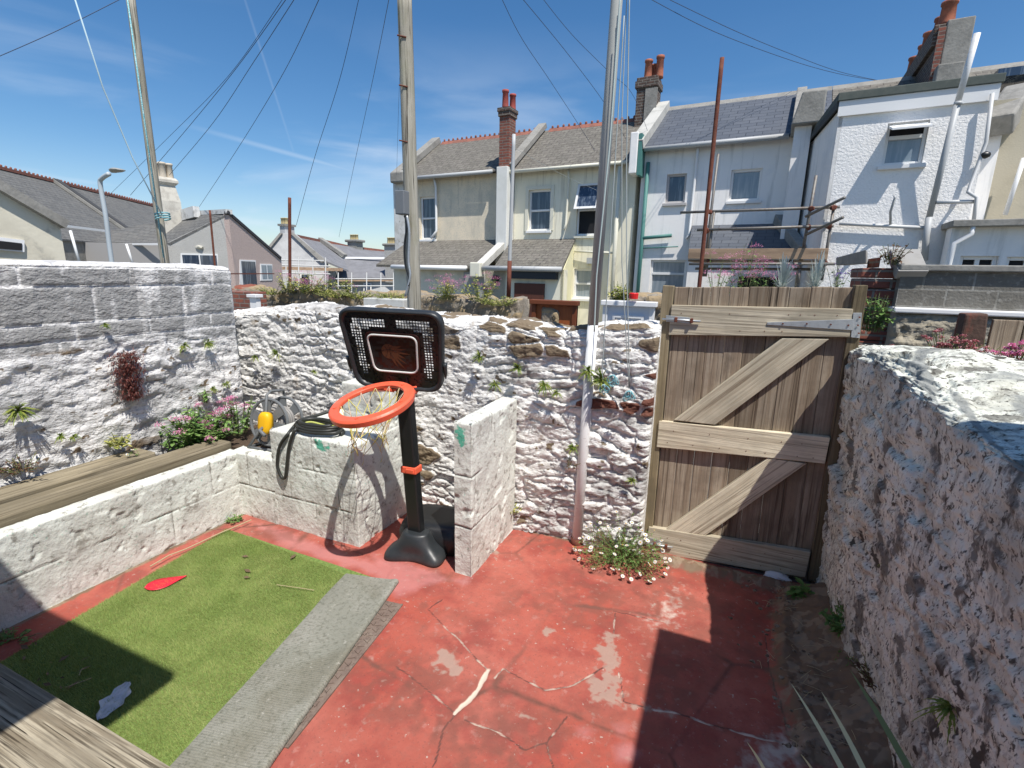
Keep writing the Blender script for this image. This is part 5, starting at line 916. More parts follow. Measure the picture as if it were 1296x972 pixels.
# street lamp
SL = thing('street_lamp', 'pale grey street lamp with a flat curved head, behind the left wall', 'street lamp', gY(140, 320, 9)*np.array([1, 1, 0])); m_lampg = M('lamp_grey', (.42, .47, .50), .5); b_ = gY(140, 322, 9); b0 = b_.copy(); b0[2] = 0
mb = MB(); mb.tube(smoothpath([b0, b_, gY(134, 275, 9), gY(127, 234, 9), gY(129, 226, 9), gY(138, 220, 9)], 6), .058, 12); mb.build('column', m_lampg, SL, smooth=True)
c = gY(147, 216, 9); dx = (gY(163, 216, 9)-gY(134, 219, 9)); L_ = np.linalg.norm(dx); dx /= L_; dy_ = np.array([dx[1], -dx[0], 0])
def hr(k, w, h, z): return [c+dx*k+dy_*w*math.cos(t)+np.array([0, 0, z+h*math.sin(t)]) for t in np.linspace(0, 6.283, 17)[:-1]]
mb = MB(); mb.loft([hr(-.20, .05, .045, 0), hr(-.12, .12, .06, .01), hr(.05, .17, .055, .015), hr(.2, .13, .03, .01), hr(.26, .04, .012, 0)]); mb.build('lamp_head', M('lamp_head_grey', (.30, .30, .28), .5), SL, smooth=True)

# ---- wires
m_wire = M('black_cable', (.05, .07, .12), .6)
def wire(lab, pts, Ds, r=.008, mat=None):
    r *= .68
    P = [at(x, y, d) for (x, y), d in zip(pts, Ds)]; mb = MB(); mb.tube(smoothpath(P, 8), r, 5, cap=False); tag(mb.build('overhead_wire', mat or m_wire, loc=P[-1]), lab, 'wire', 'overhead wires')
wire('dark wire cutting across the top left corner of the sky', [(-40, 88), (70, 40), (160, -5)], (8, 8.5, 9), .009)
wire('faint wire beside the slim leaning pole, leftmost of the slanting bundle', [(135, 250), (215, 172), (290, 95), (365, -12)], (20, 17, 14, 11), .009)
wire('second wire of the slanting bundle, passing just left of the white roof chimney', [(165, 247), (235, 165), (300, 85), (367, -8)], (20, 17, 14, 11), .012)
wire('third wire of the slanting bundle, reaching down to the white chimney top', [(214, 222), (270, 155), (320, 80), (377, -8)], (20, 17, 14, 11), .012)
wire('slanting wire that comes down to the apex of the grey pebbledashed gable', [(252, 262), (306, 180), (360, 90), (408, -10)], (24, 19, 15, 11), .012)
wire('thin wire reaching down to the short rusty post left of centre', [(375, 285), (398, 200), (430, 100), (456, -10)], (12, 10.5, 9, 8), .007)
wire('thin wire slanting down towards the distant pale chimneys', [(429, 300), (448, 210), (472, 100), (494, -10)], (30, 22, 16, 11), .011)
wire('fine wire running close along the left side of the thick timber pole', [(502, 222), (505, 120), (511, -10)], (12, 9, 7), .004)
wire('curving wire that lands on the cream roof left of the white pole', [(762, 206), (735, 162), (696, 102), (660, 48), (632, -8)], (14.5, 13, 11, 9.5, 8), .008)
wire('middle wire of the three that pass behind the white pole', [(800, 190), (768, 135), (720, 70), (656, -8)], (14.5, 12, 10, 8), .008)
wire('wire passing over the orange chimney pots down to the white house wall', [(832, 202), (803, 124), (772, 92), (725, 45), (682, -8)], (13.6, 12, 11, 9, 8), .007)
wire('lower of the two wires sweeping to the roof of the white wing', [(1110, 102), (1060, 93), (1000, 76), (904, 40), (818, -4)], (14, 13, 12, 10.5, 9.5), .009)
wire('upper of the two wires sweeping to the roof of the white wing', [(1112, 102), (1060, 90), (1000, 68), (928, 38), (836, -6)], (14.1, 13.1, 12.1, 10.6, 9.6), .009)
wire('pale line hanging between the thin grey post and the white house', [(651, 187), (720, 225), (806, 262)], (9, 10, 12), .004, m_rope)
# ---- rubble walls across the lane and the yards behind
m_rub = attrs_wall(M('brown_rubble', (.235, .195, .15), .95, [(5, 7, .42, .62, (.30, .27, .22), .7), (16, 7, .5, .68, (.10, .085, .065), .7), (6, 5, .6, .7, (.36, .35, .31), .5)], [(30, 7, .8, .02)]), (.33, .25, .15), (.20, .19, .17), (.24, .08, .05))
mk_wall('rubble_wall', 'brown rubble wall across the lane, topped with succulents and pink valerian', 'wall', m_rub, (-9.6, 7.0), (-2.86, 7.0), .4, lambda s: 1.50+.045*s/6.7+.07*(fbm(s*2.7, s*0, 3)-.5)*2,
        rubble(51, .30, .11, .10, .9, lambda S, A, z: .5, lambda S, A, z: .5*ss(.4, .6, fbm(S*3, A*3, 52)), lambda S, A, z, c, e: ((S < .9) & (c > .45))*e*1.0), res=.03, backres=.2)
mk_wall('rubble_wall', 'short brown rubble pier between the brown and the white lane doors', 'wall', m_rub, (-2.28, 6.3), (-2.02, 6.3), .35, lambda s: 1.50+0*s, rubble(53, .26, .12, .06, .9, lambda S, A, z: .6), res=.03, backres=.2)
mk_wall('rubble_wall', 'rubble wall hidden behind the timber gate, with a flower bed along its top', 'wall', m_rub, (-1.25, 6.3), (2.6, 6.3), .5, lambda s: 1.70+0*s, rubble(54, .26, .12, .06, .9, lambda S, A, z: .6), res=.04, backres=.2)
def lane_door(lab, x0, x1, yt, Y, mat, mat2):
    a, b = gY(x0, yt+10, Y), gY(x1, yt+10, Y); zt = gY((x0+x1)/2, yt, Y)[2]; t = thing('lane_door', lab, 'door', ((a[0]+b[0])/2, Y, 0)); X = lambda k: a[0]*(1-k)+b[0]*k
    mb = MB(); mb.box(a[0], b[0], Y+.02, Y+.06, 0, zt-.06); mb.build('panel', mat, t)
    mb = MB(); mb.box(a[0]-.02, b[0]+.02, Y-.05, Y+.08, zt-.06, zt); mb.build('top_ledge', mat2, t, bevel=.008)
    for u in (0, 1): mb = MB(); p = X(u); s = (.06 if u == 0 else -.06); mb.box(min(p, p+s), max(p, p+s), Y-.01, Y+.07, 0, zt-.06); mb.build('stile', mat2, t, bevel=.006)
    return t, a, b, zt
t, a, b, zt = lane_door('reddish brown varnished wooden lane door with a ring handle', 673, 730, 380, 6.3, M('varnished_wood', (.30, .085, .022), .55, [(10, 7, .42, .62, (.17, .045, .015), .8, (1, 1, .15))]), M('varnished_frame', (.15, .042, .015), .6))
mb = MB(); c = gY(701, 403, 6.28); mb.tube([c+np.array([.022*math.cos(q), -.01, .026*math.sin(q)]) for q in np.linspace(0, 6.28, 14)[:-1]], .005, 5, closed=True); mb.build('ring_handle', m_black, t)
t, a, b, zt = lane_door('white lane door with a recessed panel, left of the timber gate', 763, 829, 381, 6.0, M('white_door_paint', (.66, .70, .76), .5), m_trim)
mb = MB(); m_ = (a[0]+b[0])/2
for q in ((a[0]+.12, b[0]-.12, zt-.2, zt-.17), (a[0]+.12, a[0]+.15, zt-1.2, zt-.2), (b[0]-.15, b[0]-.12, zt-1.2, zt-.2)): mb.box(q[0], q[1], 5.995, 6.022, q[2], q[3])
mb.build('moulding', m_trim, t)
mb = MB(); c = gY(802, 375, 5.95); mb.lathe(c-(0, 0, .03), [(.01, 0), (.05, 0), (.055, .06), (.045, .07)], 12); tag(mb.build('pot', M('red_plastic', (.65, .02, .02), .4), loc=c), 'small red tub on top of the white lane door', 'pot')
# left bit of brick pier and white post beyond the left wall
a = gY(292, 385, 6.0); b = gY(315, 385, 6.0); mb = MB(); mb.box(a[0]-.25, b[0]+.08, 6.0, 6.3, 0, gY(300, 369, 6)[2]); tag(mb.build('brick_pier', m_brick, loc=(a[0], 6, 0), bevel=.01), 'patched red brick pier just beyond the end of the left wall', 'pier')
t = thing('white_post', 'white painted post with a wider cap, beside the red brick pier', 'post', gY(321, 402, 5.6)*np.array([1, 1, 0])); a = gY(317, 390, 5.6); b = gY(325, 390, 5.6); mb = MB(); mb.box(a[0], b[0], 5.6, 5.68, 0, gY(320, 377, 5.6)[2]); mb.build('shaft', m_trim, t); mb = MB(); mb.box(a[0]-.03, b[0]+.03, 5.57, 5.71, gY(320, 376.5, 5.6)[2], gY(320, 372.5, 5.6)[2]); mb.build('cap', m_trim, t, bevel=.005)
# white trough wall by the telegraph pole
a, b = gY(465, 385, 6.6), gY(515, 385, 6.6); t = thing('trough', 'weathered white trough holding yellow succulents left of the timber pole', 'trough', (a[0], 6.6, 1.2)); mb = MB(); mb.box(a[0], b[0], 6.5, 6.9, 1.15, gY(490, 378, 6.6)[2]); mb.build('body', M('trough_white', (.55, .55, .52), .9, [(6, 6, .45, .65, (.35, .33, .28), .6)]), t, bevel=.01)

# right side: brick pier, coping slabs, concrete block wall, rubble, old post and boards
a, b = gY(1086, 360, 5.0), gY(1142, 360, 5.0); t = thing('brick_pier', 'broken brick pier with tilted grey coping slabs, right of the gate', 'pier', (a[0], 5, 0)); zt = gY(1120, 325, 5)[2]
for k in range(9):
    mb = MB(); rr = random.Random(k); mb.box(a[0]+.02*rr.random()+(.12 if k == 8 else 0), b[0]-.03*rr.random()-(.15 if k == 8 else 0), 5.0-.02*rr.random(), 5.4, zt-.085*(9-k), zt-.085*(8-k)-.004); mb.build('brick_course', m_brick, t, bevel=.012)
mb = MB(); mb.box(a[0]+.01, b[0]-.02, 5.01, 5.4, 0, zt-.77); mb.build('brickwork', m_brick, t)
mb = MB(); mb.hexa([gY(x, y, Y) for x, y, Y in ((1058, 326, 5.9), (1096, 316, 4.96), (1098, 318, 5.4), (1070, 325, 6.0), (1058, 336, 5.9), (1096, 334, 4.96), (1098, 334, 5.4), (1070, 336, 6.0))]); mb.build('coping_slab', m_cop, t, bevel=.006)
pts = [gY(1127, 315, 5.2), gY(1164, 315, 5.2), gY(1176, 343, 4.85), gY(1137, 343, 4.85)]; mb = MB(); mb.prism(pts, (0, .07, -.06)); mb.build('coping_slab', M('pale_slab', (.30, .29, .27), .9, [(10, 6, .45, .65, (.24, .23, .21), .6)]), t, bevel=.006)
m_cblk = M('grey_blockwork', (.2, .2, .2), .92, [(4, 7, .42, .62, (.13, .12, .10), .7), (20, 6, .55, .68, (.34, .33, .30), .6)], [(50, 6, .5, .01)], co='UV', brick=((.20, .19, .165), (.155, .145, .125), (.30, .29, .26), .31, .135, .008))
a = gY(1138, 360, 4.9); zt = gY(1215, 344, 4.9)[2]; zb = gY(1215, 391, 4.9)[2]; t = thing('block_wall', 'grey concrete block wall on the right with a pale ledge beneath, above the rough masonry', 'wall', (a[0], 4.9, 0))
mb = MB(); mb.box(a[0], 7, 4.9, 5.1, zb, zt); mb.build('blockwork', m_cblk, t); mb = MB(); mb.box(a[0]-.02, 7, 4.86, 5.11, zt+.002, zt+.05); mb.build('coping', m_cop, t, bevel=.008)
mb = MB(); mb.box(a[0]-.02, 7, 4.83, 5.1, zb-.045, zb-.002); mb.build('ledge', m_trim, t, bevel=.01)
m_buff = attrs_wall(M('buff_rubble', (.36, .32, .24), .95, [(5, 7, .42, .62, (.26, .24, .20), .7), (16, 7, .5, .68, (.44, .40, .32), .6)], [(30, 7, .8, .02)]), (.30, .25, .17), (.24, .23, .21), (.2, .1, .07))
mk_wall('rubble_wall', 'buff rubble masonry under the concrete block wall on the right', 'wall', m_buff, (1.25, 4.86), (6.8, 4.86), .3, lambda s: zb-.05+0*s, rubble(57, .30, .07, .06, .6), res=.022, backres=.2)
mb = MB(); mb.box(1.4, 7, 3.3, 4.86, 0, 1.05); tag(mb.build('raised_bed', M('bed_earth', (.09, .065, .045), .95, [(14, 6, .45, .65, (.18, .15, .10), .6)], [(24, 6, .8, .04)]), loc=(3, 4, 0)), 'raised earth bed between the thick shaded wall and the block wall', 'bed')
pq = [(1222, 397), (1252, 397), (1244, 458), (1208, 458)]; Yp = 4.2; P = [gY(x, y, Yp) for x, y in pq]
mb = MB(); mb.prism(P, (0, .12, 0)); tag(mb.build('old_post', M('rotten_post', (.10, .06, .045), .9, [(5, 6, .48, .6, (.24, .06, .035), .9, (1, 1, .3)), (20, 6, .5, .7, (.05, .04, .03), .6)], [(30, 6, .6, .01)]), loc=P[3], bevel=.012), 'split old timber post with peeling red paint, on the right', 'post')
t = thing('board_fence', 'low fence of wide weathered boards at the right edge, behind pink flowers', 'fence', gY(1270, 460, 4.25)); 
for x0, x1 in ((1252, 1291), (1293, 1335), (1337, 1390)): a, b = gY(x0, 430, 4.25), gY(x1, 430, 4.25); mb = MB(); mb.box(a[0], b[0], 4.25, 4.28, gY(1270, 452, 4.25)[2], gY(1270, 405, 4.25)[2]); mb.build('board', w_plank, t, bevel=.004)
a, b = gY(1250, 450, 4.2), gY(1390, 450, 4.2); zq = gY(1270, 450, 4.2)[2]; mb = MB(); mb.box(a[0], b[0], 4.17, 4.26, zq-.03, zq+.0); mb.build('bottom_rail', m_trim, t)
mb = MB(); c = gz(1244, 452, 1.36); mb.lump(gY(1244, 452, 3.7), (.05, .05, .06), 3, 2, .25); tag(mb.build('stone', M('grey_stone', (.42, .43, .44), .9, [(20, 5, .45, .65, (.25, .25, .25), .6)]), loc=c, smooth=True), 'small grey stone standing on the wall top by the old post', 'stone')

# ---- far houses on the left
m_pebg = M('grey_pebbledash', (.50, .49, .46), .95, [(30, 3, .5, .7, (.30, .29, .27), .7), (1, 5, .45, .65, (.44, .43, .40), .6)], [(40, 3, .9, .03)]); m_pebp = M('pink_pebbledash', (.50, .40, .36), .95, [(30, 3, .5, .7, (.32, .25, .23), .7)], [(40, 3, .9, .03)])
m_acream = M('stained_cream', (.66, .62, .50), .9, [(1.2, 6, .45, .62, (.52, .48, .38), .7), (4, 7, .58, .7, (.33, .32, .28), .6)], [(20, 5, .3, .01)])
V3 = lambda *a: np.array(a, float)
def poly3(par, name, mat, pts, th, bev=0):   # a face seen in the photo, thickened away from the camera
    P = [np.array(p, float) for p in pts]; n = np.cross(P[1]-P[0], P[2]-P[0]); n /= np.linalg.norm(n); c = sum(P)/len(P)
    if n@(c-CAMP) < 0: n = -n
    mb = MB(); mb.prism(P, n*th); return mb.build(name, mat, par, bevel=bev)
# long slate roof
r0, r1 = gz(0, 214, 6.3), gz(197, 262, 6.3); rd = (r1-r0)/np.linalg.norm(r1-r0); rp = V3(-rd[1], rd[0], 0)
if rp@r0 > 0: rp = -rp
LB = thing('slate_roofed_house', 'long house at far left with big grey slate roof, red ridge tiles and dark parapet', 'house', r0*V3(1, 1, 0)); s0 = r0-rd*8; s1 = r1+rd*1.5; dn = rp*4.2-V3(0, 0, 3.3)
for sgn, nm in ((1, 'roof'), (-1, 'rear_roof')): d2 = rp*4.2*sgn-V3(0, 0, 3.3); mb = MB(); mb.prism([s0, s1, s1+d2, s0+d2], (0, 0, -.08)); mb.build(nm, m_slatel, LB)
mb = MB(); k = s0.copy(); n = int(np.linalg.norm(s1-s0)/.3); mb.beam(s0+V3(0, 0, .05), s1+V3(0, 0, .05), .2, .14)
for i in range(n): mb.lump(s0+rd*.3*i+V3(0, 0, .17), (.06, .06, .07), i, 1, .1)
mb.build('ridge_tiles', m_ridge, LB); pk = gz(83, 229, 6.42); k_ = (pk-r0)@rd; pk = r0+rd*k_+V3(0, 0, .12); mb = MB(); mb.beam(pk, pk+dn*.95+V3(0, 0, .0), .45, .22); mb.build('parapet', M('dark_lead', (.06, .06, .06), .8), LB); mb = MB(); mb.beam(pk-rd*.3, pk+dn*.95-rd*.3, .12, .14); mb.build('verge_trim', m_cop, LB)
mb = MB(); q0, q1 = s0+dn*.98, s1+dn*.98; mb.prism([q0, q1, V3(q1[0], q1[1], 0), V3(q0[0], q0[1], 0)], -rp*8); mb.build('wall', m_cop, LB)
a, b = gz(64, 284, 3.4), gz(131, 292, 3.4); mb = MB(); mb.beam(a, b, .12, .1); mb.build('gutter', m_trim, LB)
# cream gable in front of it
CG = thing('cream_outbuilding', 'cream rendered building with a sloping verge and a narrow window, at the left edge', 'house', gX(40, 300, -9)); gxx = lambda x, y: gX(x, y, -9.0)
pa_, pb2 = gxx(-60, 205), gxx(76, 287); poly3(CG, 'wall', m_acream, [pa_, pb2, V3(-9, pb2[1], 0), V3(-9, pa_[1], 0)], .3)
mb = MB(); mb.beam(pa_+V3(.03, 0, .03), pb2+V3(.03, .05, .03), .16, .12); mb.build('verge', m_cop, CG); poly3(CG, 'window', m_trim, [gX(-40, 295, -8.96), gX(31, 304, -8.96), gX(31, 319, -8.96), gX(-40, 313, -8.96)], .05); poly3(CG, 'pane', m_dark, [gX(-40, 300, -8.95), gX(28, 308, -8.95), gX(28, 317, -8.95), gX(-40, 312, -8.95)], .03)
# pebbledashed hall
A0 = gz(289, 270, 4.35); Al = gz(212, 307, 3.0); Ar = gz(356, 328, 2.42); ll = (Al-A0)*V3(1, 1, 0); rr_ = (Ar-A0)*V3(1, 1, 0)
PH = thing('pebbledashed_hall', 'pebbledashed building with grey left face and pinkish right face under a dark verge', 'house', A0*V3(1, 1, 0))
poly3(PH, 'grey_wall', m_pebg, [A0, Al, V3(Al[0], Al[1], 0), V3(A0[0], A0[1], 0)], .25); poly3(PH, 'pink_wall', m_pebp, [A0+V3(.01, 0, 0), Ar, V3(Ar[0], Ar[1], 0), V3(A0[0]+.01, A0[1], 0)], .25)
mb = MB(); mb.beam(A0+V3(0, -.1, .05), Ar+V3(0, -.1, .05), .2, .14); mb.build('verge', M('dark_verge', (.04, .04, .045), .8), PH); 
E0, E1 = gz(84, 306, 3.0), Al; T0, T1 = gz(196, 286, 3.9), A0
mb = MB(); mb.prism([E0, E1+(E1-E0)*.02, A0, gz(232, 274, 4.35), gz(120, 296, 3.5)], (0, 0, -.1)); mb.build('roof', m_slatel, PH)
wl_ = gz(90, 306, 2.95); mb = MB(); mb.prism([wl_, Al+V3(0, 0, -.08), V3(Al[0], Al[1], 0), V3(wl_[0], wl_[1], 0)], (-.3, .6, 0)); mb.build('eaves_wall', M('grey_wall_paint', (.33, .32, .31), .9), PH); mb = MB(); mb.beam(gz(86, 309, 2.9), gz(210, 309, 2.9), .12, .1); mb.build('gutter', m_trim, PH)
for x0, y0, x1, y1 in ((89, 292, 97, 320), (160, 309, 165, 325)): mb = MB(); p, q = gz(x0, y0, 2.9), gz(x0, y0, 2.9); a = gX(x0, y0, wl_[0]+.3) if 0 else gz(x0, y0, 3.2 if y0 < 300 else 2.85); b = a*V3(1, 1, 0)+V3(.25, 0, 2.0); mb.tube([a, b], .05, 8); mb.build('downpipe', m_trim, PH, smooth=True)
mb = MB(); mb.beam(gz(212, 279, 4.2), gz(249, 268, 4.5), .3, .5); mb.beam(gz(249, 270, 4.5), gz(290, 268, 4.42), .3, .2); mb.build('white_parapet', M('flaky_white', (.62, .62, .60), .9, [(3, 6, .48, .64, (.3, .29, .27), .7)]), PH)
def onseg(P0, P1, x, y):
    d = P1-P0; n = V3(-d[1], d[0], 0); r = ray(x, y); return CAMP+r*((n@(P0-CAMP))/(n@r))
def pwin(P0, P1, x0, y0, x1, y1, par, glass, off=.03, fr=.07, bars=0, lower=None):
    c = [onseg(P0, P1, x, y) for x, y in ((x0, y0), (x1, y0), (x1, y1), (x0, y1))]; c[1][2] = (c[0][2]+c[1][2])/2; n = np.cross(c[1]-c[0], c[3]-c[0]); n /= np.linalg.norm(n)
    if n@(c[0]-CAMP) > 0: n = -n
    c[0][2] = c[1][2]; c[3][2] = c[2][2] = (c[2][2]+c[3][2])/2
    mb = MB(); mb.prism([q+n*off for q in c], -n*(off-.002)); w = mb.build('window', m_trim, par); u = c[1]-c[0]; u /= np.linalg.norm(u); v = V3(0, 0, fr); k = 1 if not bars else 2; W_ = np.linalg.norm(c[1]-c[0])
    for i in range(k): a = c[0]+u*(fr+i*(W_-fr)/k)-v; b = c[0]+u*((i+1)*(W_-fr)/k)-v; zb2 = c[3][2]+fr; mb = MB(); mb.prism([a+n*(off+.004), b+n*(off+.004), V3(b[0], b[1], zb2)+n*(off+.004), V3(a[0], a[1], zb2)+n*(off+.004)], -n*.01); mb.build('pane', glass, w)
pwin(A0, Ar, 303, 329, 323, 368, PH, m_glass); pwin(A0, Ar, 329, 334, 344, 355, PH, m_glassl, bars=1); pwin(Al, A0, 229, 321, 276, 346, PH, m_glass, bars=1)
mb = MB(); c = onseg(Al, A0, 252, 313); mb.lump(c, (.3, .12, .1), 3, 1, .05); mb.build('floodlight', M('buff_metal', (.5, .48, .4), .6), PH)
# railings in front of it
t = thing('railing', 'rusty red metal railings below the pinkish pebbledashed wall', 'railing', onseg(A0, Ar, 320, 378)-V3(0, 1.5, 0)); off = (CAMP-A0)*V3(1, 1, 0); off = off/np.linalg.norm(off)*1.5
p, q = onseg(A0, Ar, 292, 352)+off, onseg(A0, Ar, 345, 354)+off
for zz in (0, -.9): mb = MB(); mb.beam(V3(p[0], p[1], 2.0-.35+zz*.9), V3(q[0], q[1], 1.65+zz*.9), .05, .05); mb.build('rail', m_rust, t)
for i in range(22): k = i/21; c = p*(1-k)+q*k; mb = MB(); mb.beam(V3(c[0], c[1], .7), V3(c[0], c[1], 1.65), .03, .03); mb.build('baluster', m_rust, t)
# white chimney behind the hall
cc = gz(210, 262, 4.6)*1.0; cc = at(210, 240, 24); sc_ = 24/625; t = thing('chimney', 'tall white rendered chimney with four pale pots behind the slim leaning pole', 'chimney', cc*V3(1, 1, 0)); m_chw = M('chimney_white', (.56, .53, .46), .9, [(4, 6, .45, .62, (.38, .35, .3), .7)])
Z = lambda y: at(210, y, 24)[2]
mb = MB(); mb.loft([[V3(cc[0]+s*math.cos(q), cc[1]+s*math.sin(q), z) for q in (.5, 2.07, 3.64, 5.21)] for s, z in ((.62, 3), (.62, Z(255)), (.45, Z(236)), (.42, Z(234)))]); mb.build('stack', m_chw, t)
mb = MB(); mb.loft([[V3(cc[0]+s*math.cos(q), cc[1]+s*math.sin(q), z) for q in (.5, 2.07, 3.64, 5.21)] for s, z in ((.43, Z(236)), (.62, Z(232)), (.62, Z(229)), (.5, Z(226)))]); mb.build('cap', m_chw, t); pots(t, [(V3(cc[0]+.17*a, cc[1]+.17*b, Z(228)), 1) for a, b in ((-1, -1), (1, -1), (-1, 1), (1, 1))], M('pale_pot', (.55, .48, .38), .8), .15, .75)
# distant terrace: each drawn at its own distance
def farpoly(par, name, mat, pts, D, th): P = [at(x, y, D) for x, y in pts]; mb = MB(); mb.prism(P, tuple(_f*V3(1, 1, 0)*th)); return mb.build(name, mat, par)
m_farw = M('far_render', (.50, .50, .49), .95, [(1, 5, .45, .65, (.34, .34, .34), .6)]); m_fslate = M('far_slate', (.2, .2, .21), .9, [(1.5, 6, .42, .62, (.15, .15, .155), .7)], [(8, 4, .3, .05)], brick=None)
FH = thing('distant_house', 'distant grey gabled house with a yellow potted chimney, behind scaffolding left of centre', 'house', at(372, 350, 40)*V3(1, 1, 0), 'distant houses left of the timber pole')
farpoly(FH, 'gable_wall', m_farw, [(339, 378), (339, 314), (355, 295), (368, 295), (410, 332), (410, 378)], 40, 1); farpoly(FH, 'verge', m_cop, [(366, 294), (370, 294), (414, 331), (406, 332)], 39.8, .15); farpoly(FH, 'verge', m_cop, [(339, 312), (354, 294.5), (357, 295), (341, 315)], 39.8, .15)
def rf(par, pts, Ds, mat, nm='roof'): mb = MB(); mb.prism([at(x, y, d) for (x, y), d in zip(pts, Ds)], (0, 0, -.15)); return mb.build(nm, mat, par)
rf(FH, [(370, 298), (407, 305.5), (436, 328), (441, 342), (414, 331)], (41, 47, 46, 41, 40.5), m_fslate); mb = MB(); mb.beam(at(370, 298, 41), at(407, 305.5, 47), .3, .25); mb.build('ridge_tiles', m_ridge, FH)
mb = MB(); c = at(361, 290, 41); s = 41/625; mb.box(c[0]-4.2*s, c[0]+4.2*s, c[1]-.3, c[1]+.7, c[2]-1, c[2]+3.5*s); mb.build('chimney_stack', m_farw, FH); mb = MB(); mb.box(c[0]-6*s, c[0]+6*s, c[1]-.4, c[1]+.8, c[2]+3.5*s, c[2]+6*s); mb.build('chimney_cap', m_cop, FH); pots(FH, [(c+V3(k*s*2, 0, 6*s), 1) for k in (-1.6, -.2, 1.3)], m_poty, .16, .5)
F2 = thing('distant_house', 'distant long slate roofed house with a four pot chimney and white scaffolding', 'house', at(460, 350, 45)*V3(1, 1, 0), 'distant houses left of the timber pole')
rf(F2, [(404, 303.5), (437, 312), (488, 318), (500, 326), (436, 325)], (47, 50, 54, 52, 46), m_fslate); mb = MB(); mb.beam(at(405, 304, 47), at(439, 312, 50), .3, .25); mb.beam(at(455, 314, 51), at(488, 318, 54), .3, .25); mb.build('ridge_tiles', m_ridge, F2)
mb = MB(); mb.beam(at(405, 302.5, 46.5), at(437, 324, 45.8), .5, .3); mb.build('parapet', m_cop, F2); rf(F2, [(433, 327), (504, 328), (507, 351), (424, 352)], (46, 47, 43, 42), m_fslate); farpoly(F2, 'wall', m_farw, [(420, 351), (507, 351), (507, 378), (420, 378)], 43.2, 2); farpoly(F2, 'fascia', m_trim, [(431, 325), (502, 325.5), (502, 328), (431, 327.5)], 45.9, .2); farpoly(F2, 'white_gable', m_trim, [(410, 378), (412, 345), (424, 340), (424, 378)], 42.9, .3)
def fchim(par, x, w, yt, yb, D, mat, np_, capw):
    s = D/625; c = at(x, yt, D); zb_ = at(x, yb, D)[2]; mb = MB(); mb.box(c[0]-w/2*s, c[0]+w/2*s, c[1], c[1]+1.0, zb_-.5, c[2]-3*s); mb.build('chimney_stack', mat, par); mb = MB(); mb.box(c[0]-capw/2*s, c[0]+capw/2*s, c[1]-.15, c[1]+1.15, c[2]-3.2*s, c[2]); mb.build('chimney_cap', m_cop, par, bevel=.08); pots(par, [(c+V3((k-(np_-1)/2)*w*.8/np_*s, .4, 0), 1) for k in range(np_)], m_poty, .16, .5)
fchim(F2, 445, 14, 303, 320, 50, m_cop, 4, 20); fchim(F2, 493, 17, 308, 350, 42, m_pebg, 4, 21)
for x0, y0, x1, y1 in ((434, 357, 441, 372), (460, 358, 470, 370), (380, 346, 392, 366)): farpoly(F2, 'window', m_trim, [(x0, y0), (x1, y0), (x1, y1), (x0, y1)], 39.7 if x0 < 400 else 43.0, .05); farpoly(F2, 'pane', m_glass, [(x0+1.5, y0+1.5), (x1-1.5, y0+1.5), (x1-1.5, y1-1.5), (x0+1.5, y1-1.5)], 39.6 if x0 < 400 else 42.9, .05)
SC2 = thing('scaffold', 'distant white tube scaffolding along the grey houses left of the timber pole', 'scaffold', at(430, 372, 38)*V3(1, 1, 0)); m_st2 = M('pale_tube', (.55, .55, .53), .6)
for p, q in (((340, 335), (418, 337)), ((340, 345), (418, 347)), ((425, 353), (505, 353)), ((340, 329), (410, 330)), ((425, 362), (505, 362)), *[((x, 326 if x < 420 else 345), (x, 378)) for x in (345, 362, 378, 396, 412, 428, 445, 464, 482, 498)]):
    mb = MB(); mb.tube([at(*p, 38), at(*q, 38)], .05, 5); mb.build('tube', m_st2, SC2)
mb = MB(); mb.prism([at(345, 337, 38), at(420, 339, 38), at(420, 343, 38), at(345, 341, 38)], (0, 1.2, 0)); mb.build('platform', m_board, SC2); mb = MB(); mb.prism([at(427, 353, 38), at(506, 353, 38), at(506, 356, 38), at(427, 356, 38)], (0, 1.2, 0)); mb.build('platform', m_board, SC2)
for i, (x0, x1, h, D, lab) in enumerate(((-700, -300, 3.4, 30, 0), (1400, 1900, 6.5, 17, 0))): pass
# ================================================================ PLANTS
def leafmat(n, c, c2, t=.3): m = M(n, c, .5, spec=.35, trans=t); attr_mix(m, 'tone', c2); return m
m_fern = leafmat('fern_green', (.11, .19, .03), (.34, .36, .08)); m_val = leafmat('valerian_leaf', (.10, .21, .05), (.24, .38, .11)); m_pink = leafmat('valerian_pink', (.72, .22, .42), (.85, .45, .62), .4); m_stem = M('plant_stem', (.16, .18, .07), .7); m_red = leafmat('dead_red_stems', (.13, .035, .03), (.24, .09, .07)); m_moss = leafmat('succulent_green', (.27, .33, .08), (.60, .55, .18)); m_petal = M('white_petal', (.80, .79, .78), .6, trans=.3); m_eye = M('yellow_eye', (.70, .42, .03), .7); m_brn = leafmat('dry_brown', (.10, .05, .03), (.2, .12, .07)); m_silver = leafmat('silver_leaf', (.50, .56, .52), (.68, .74, .70)); m_blade2 = leafmat('sword_leaf', (.10, .17, .04), (.85, .82, .48), .2); m_purp = leafmat('purple_flower', (.16, .10, .36), (.3, .2, .5))
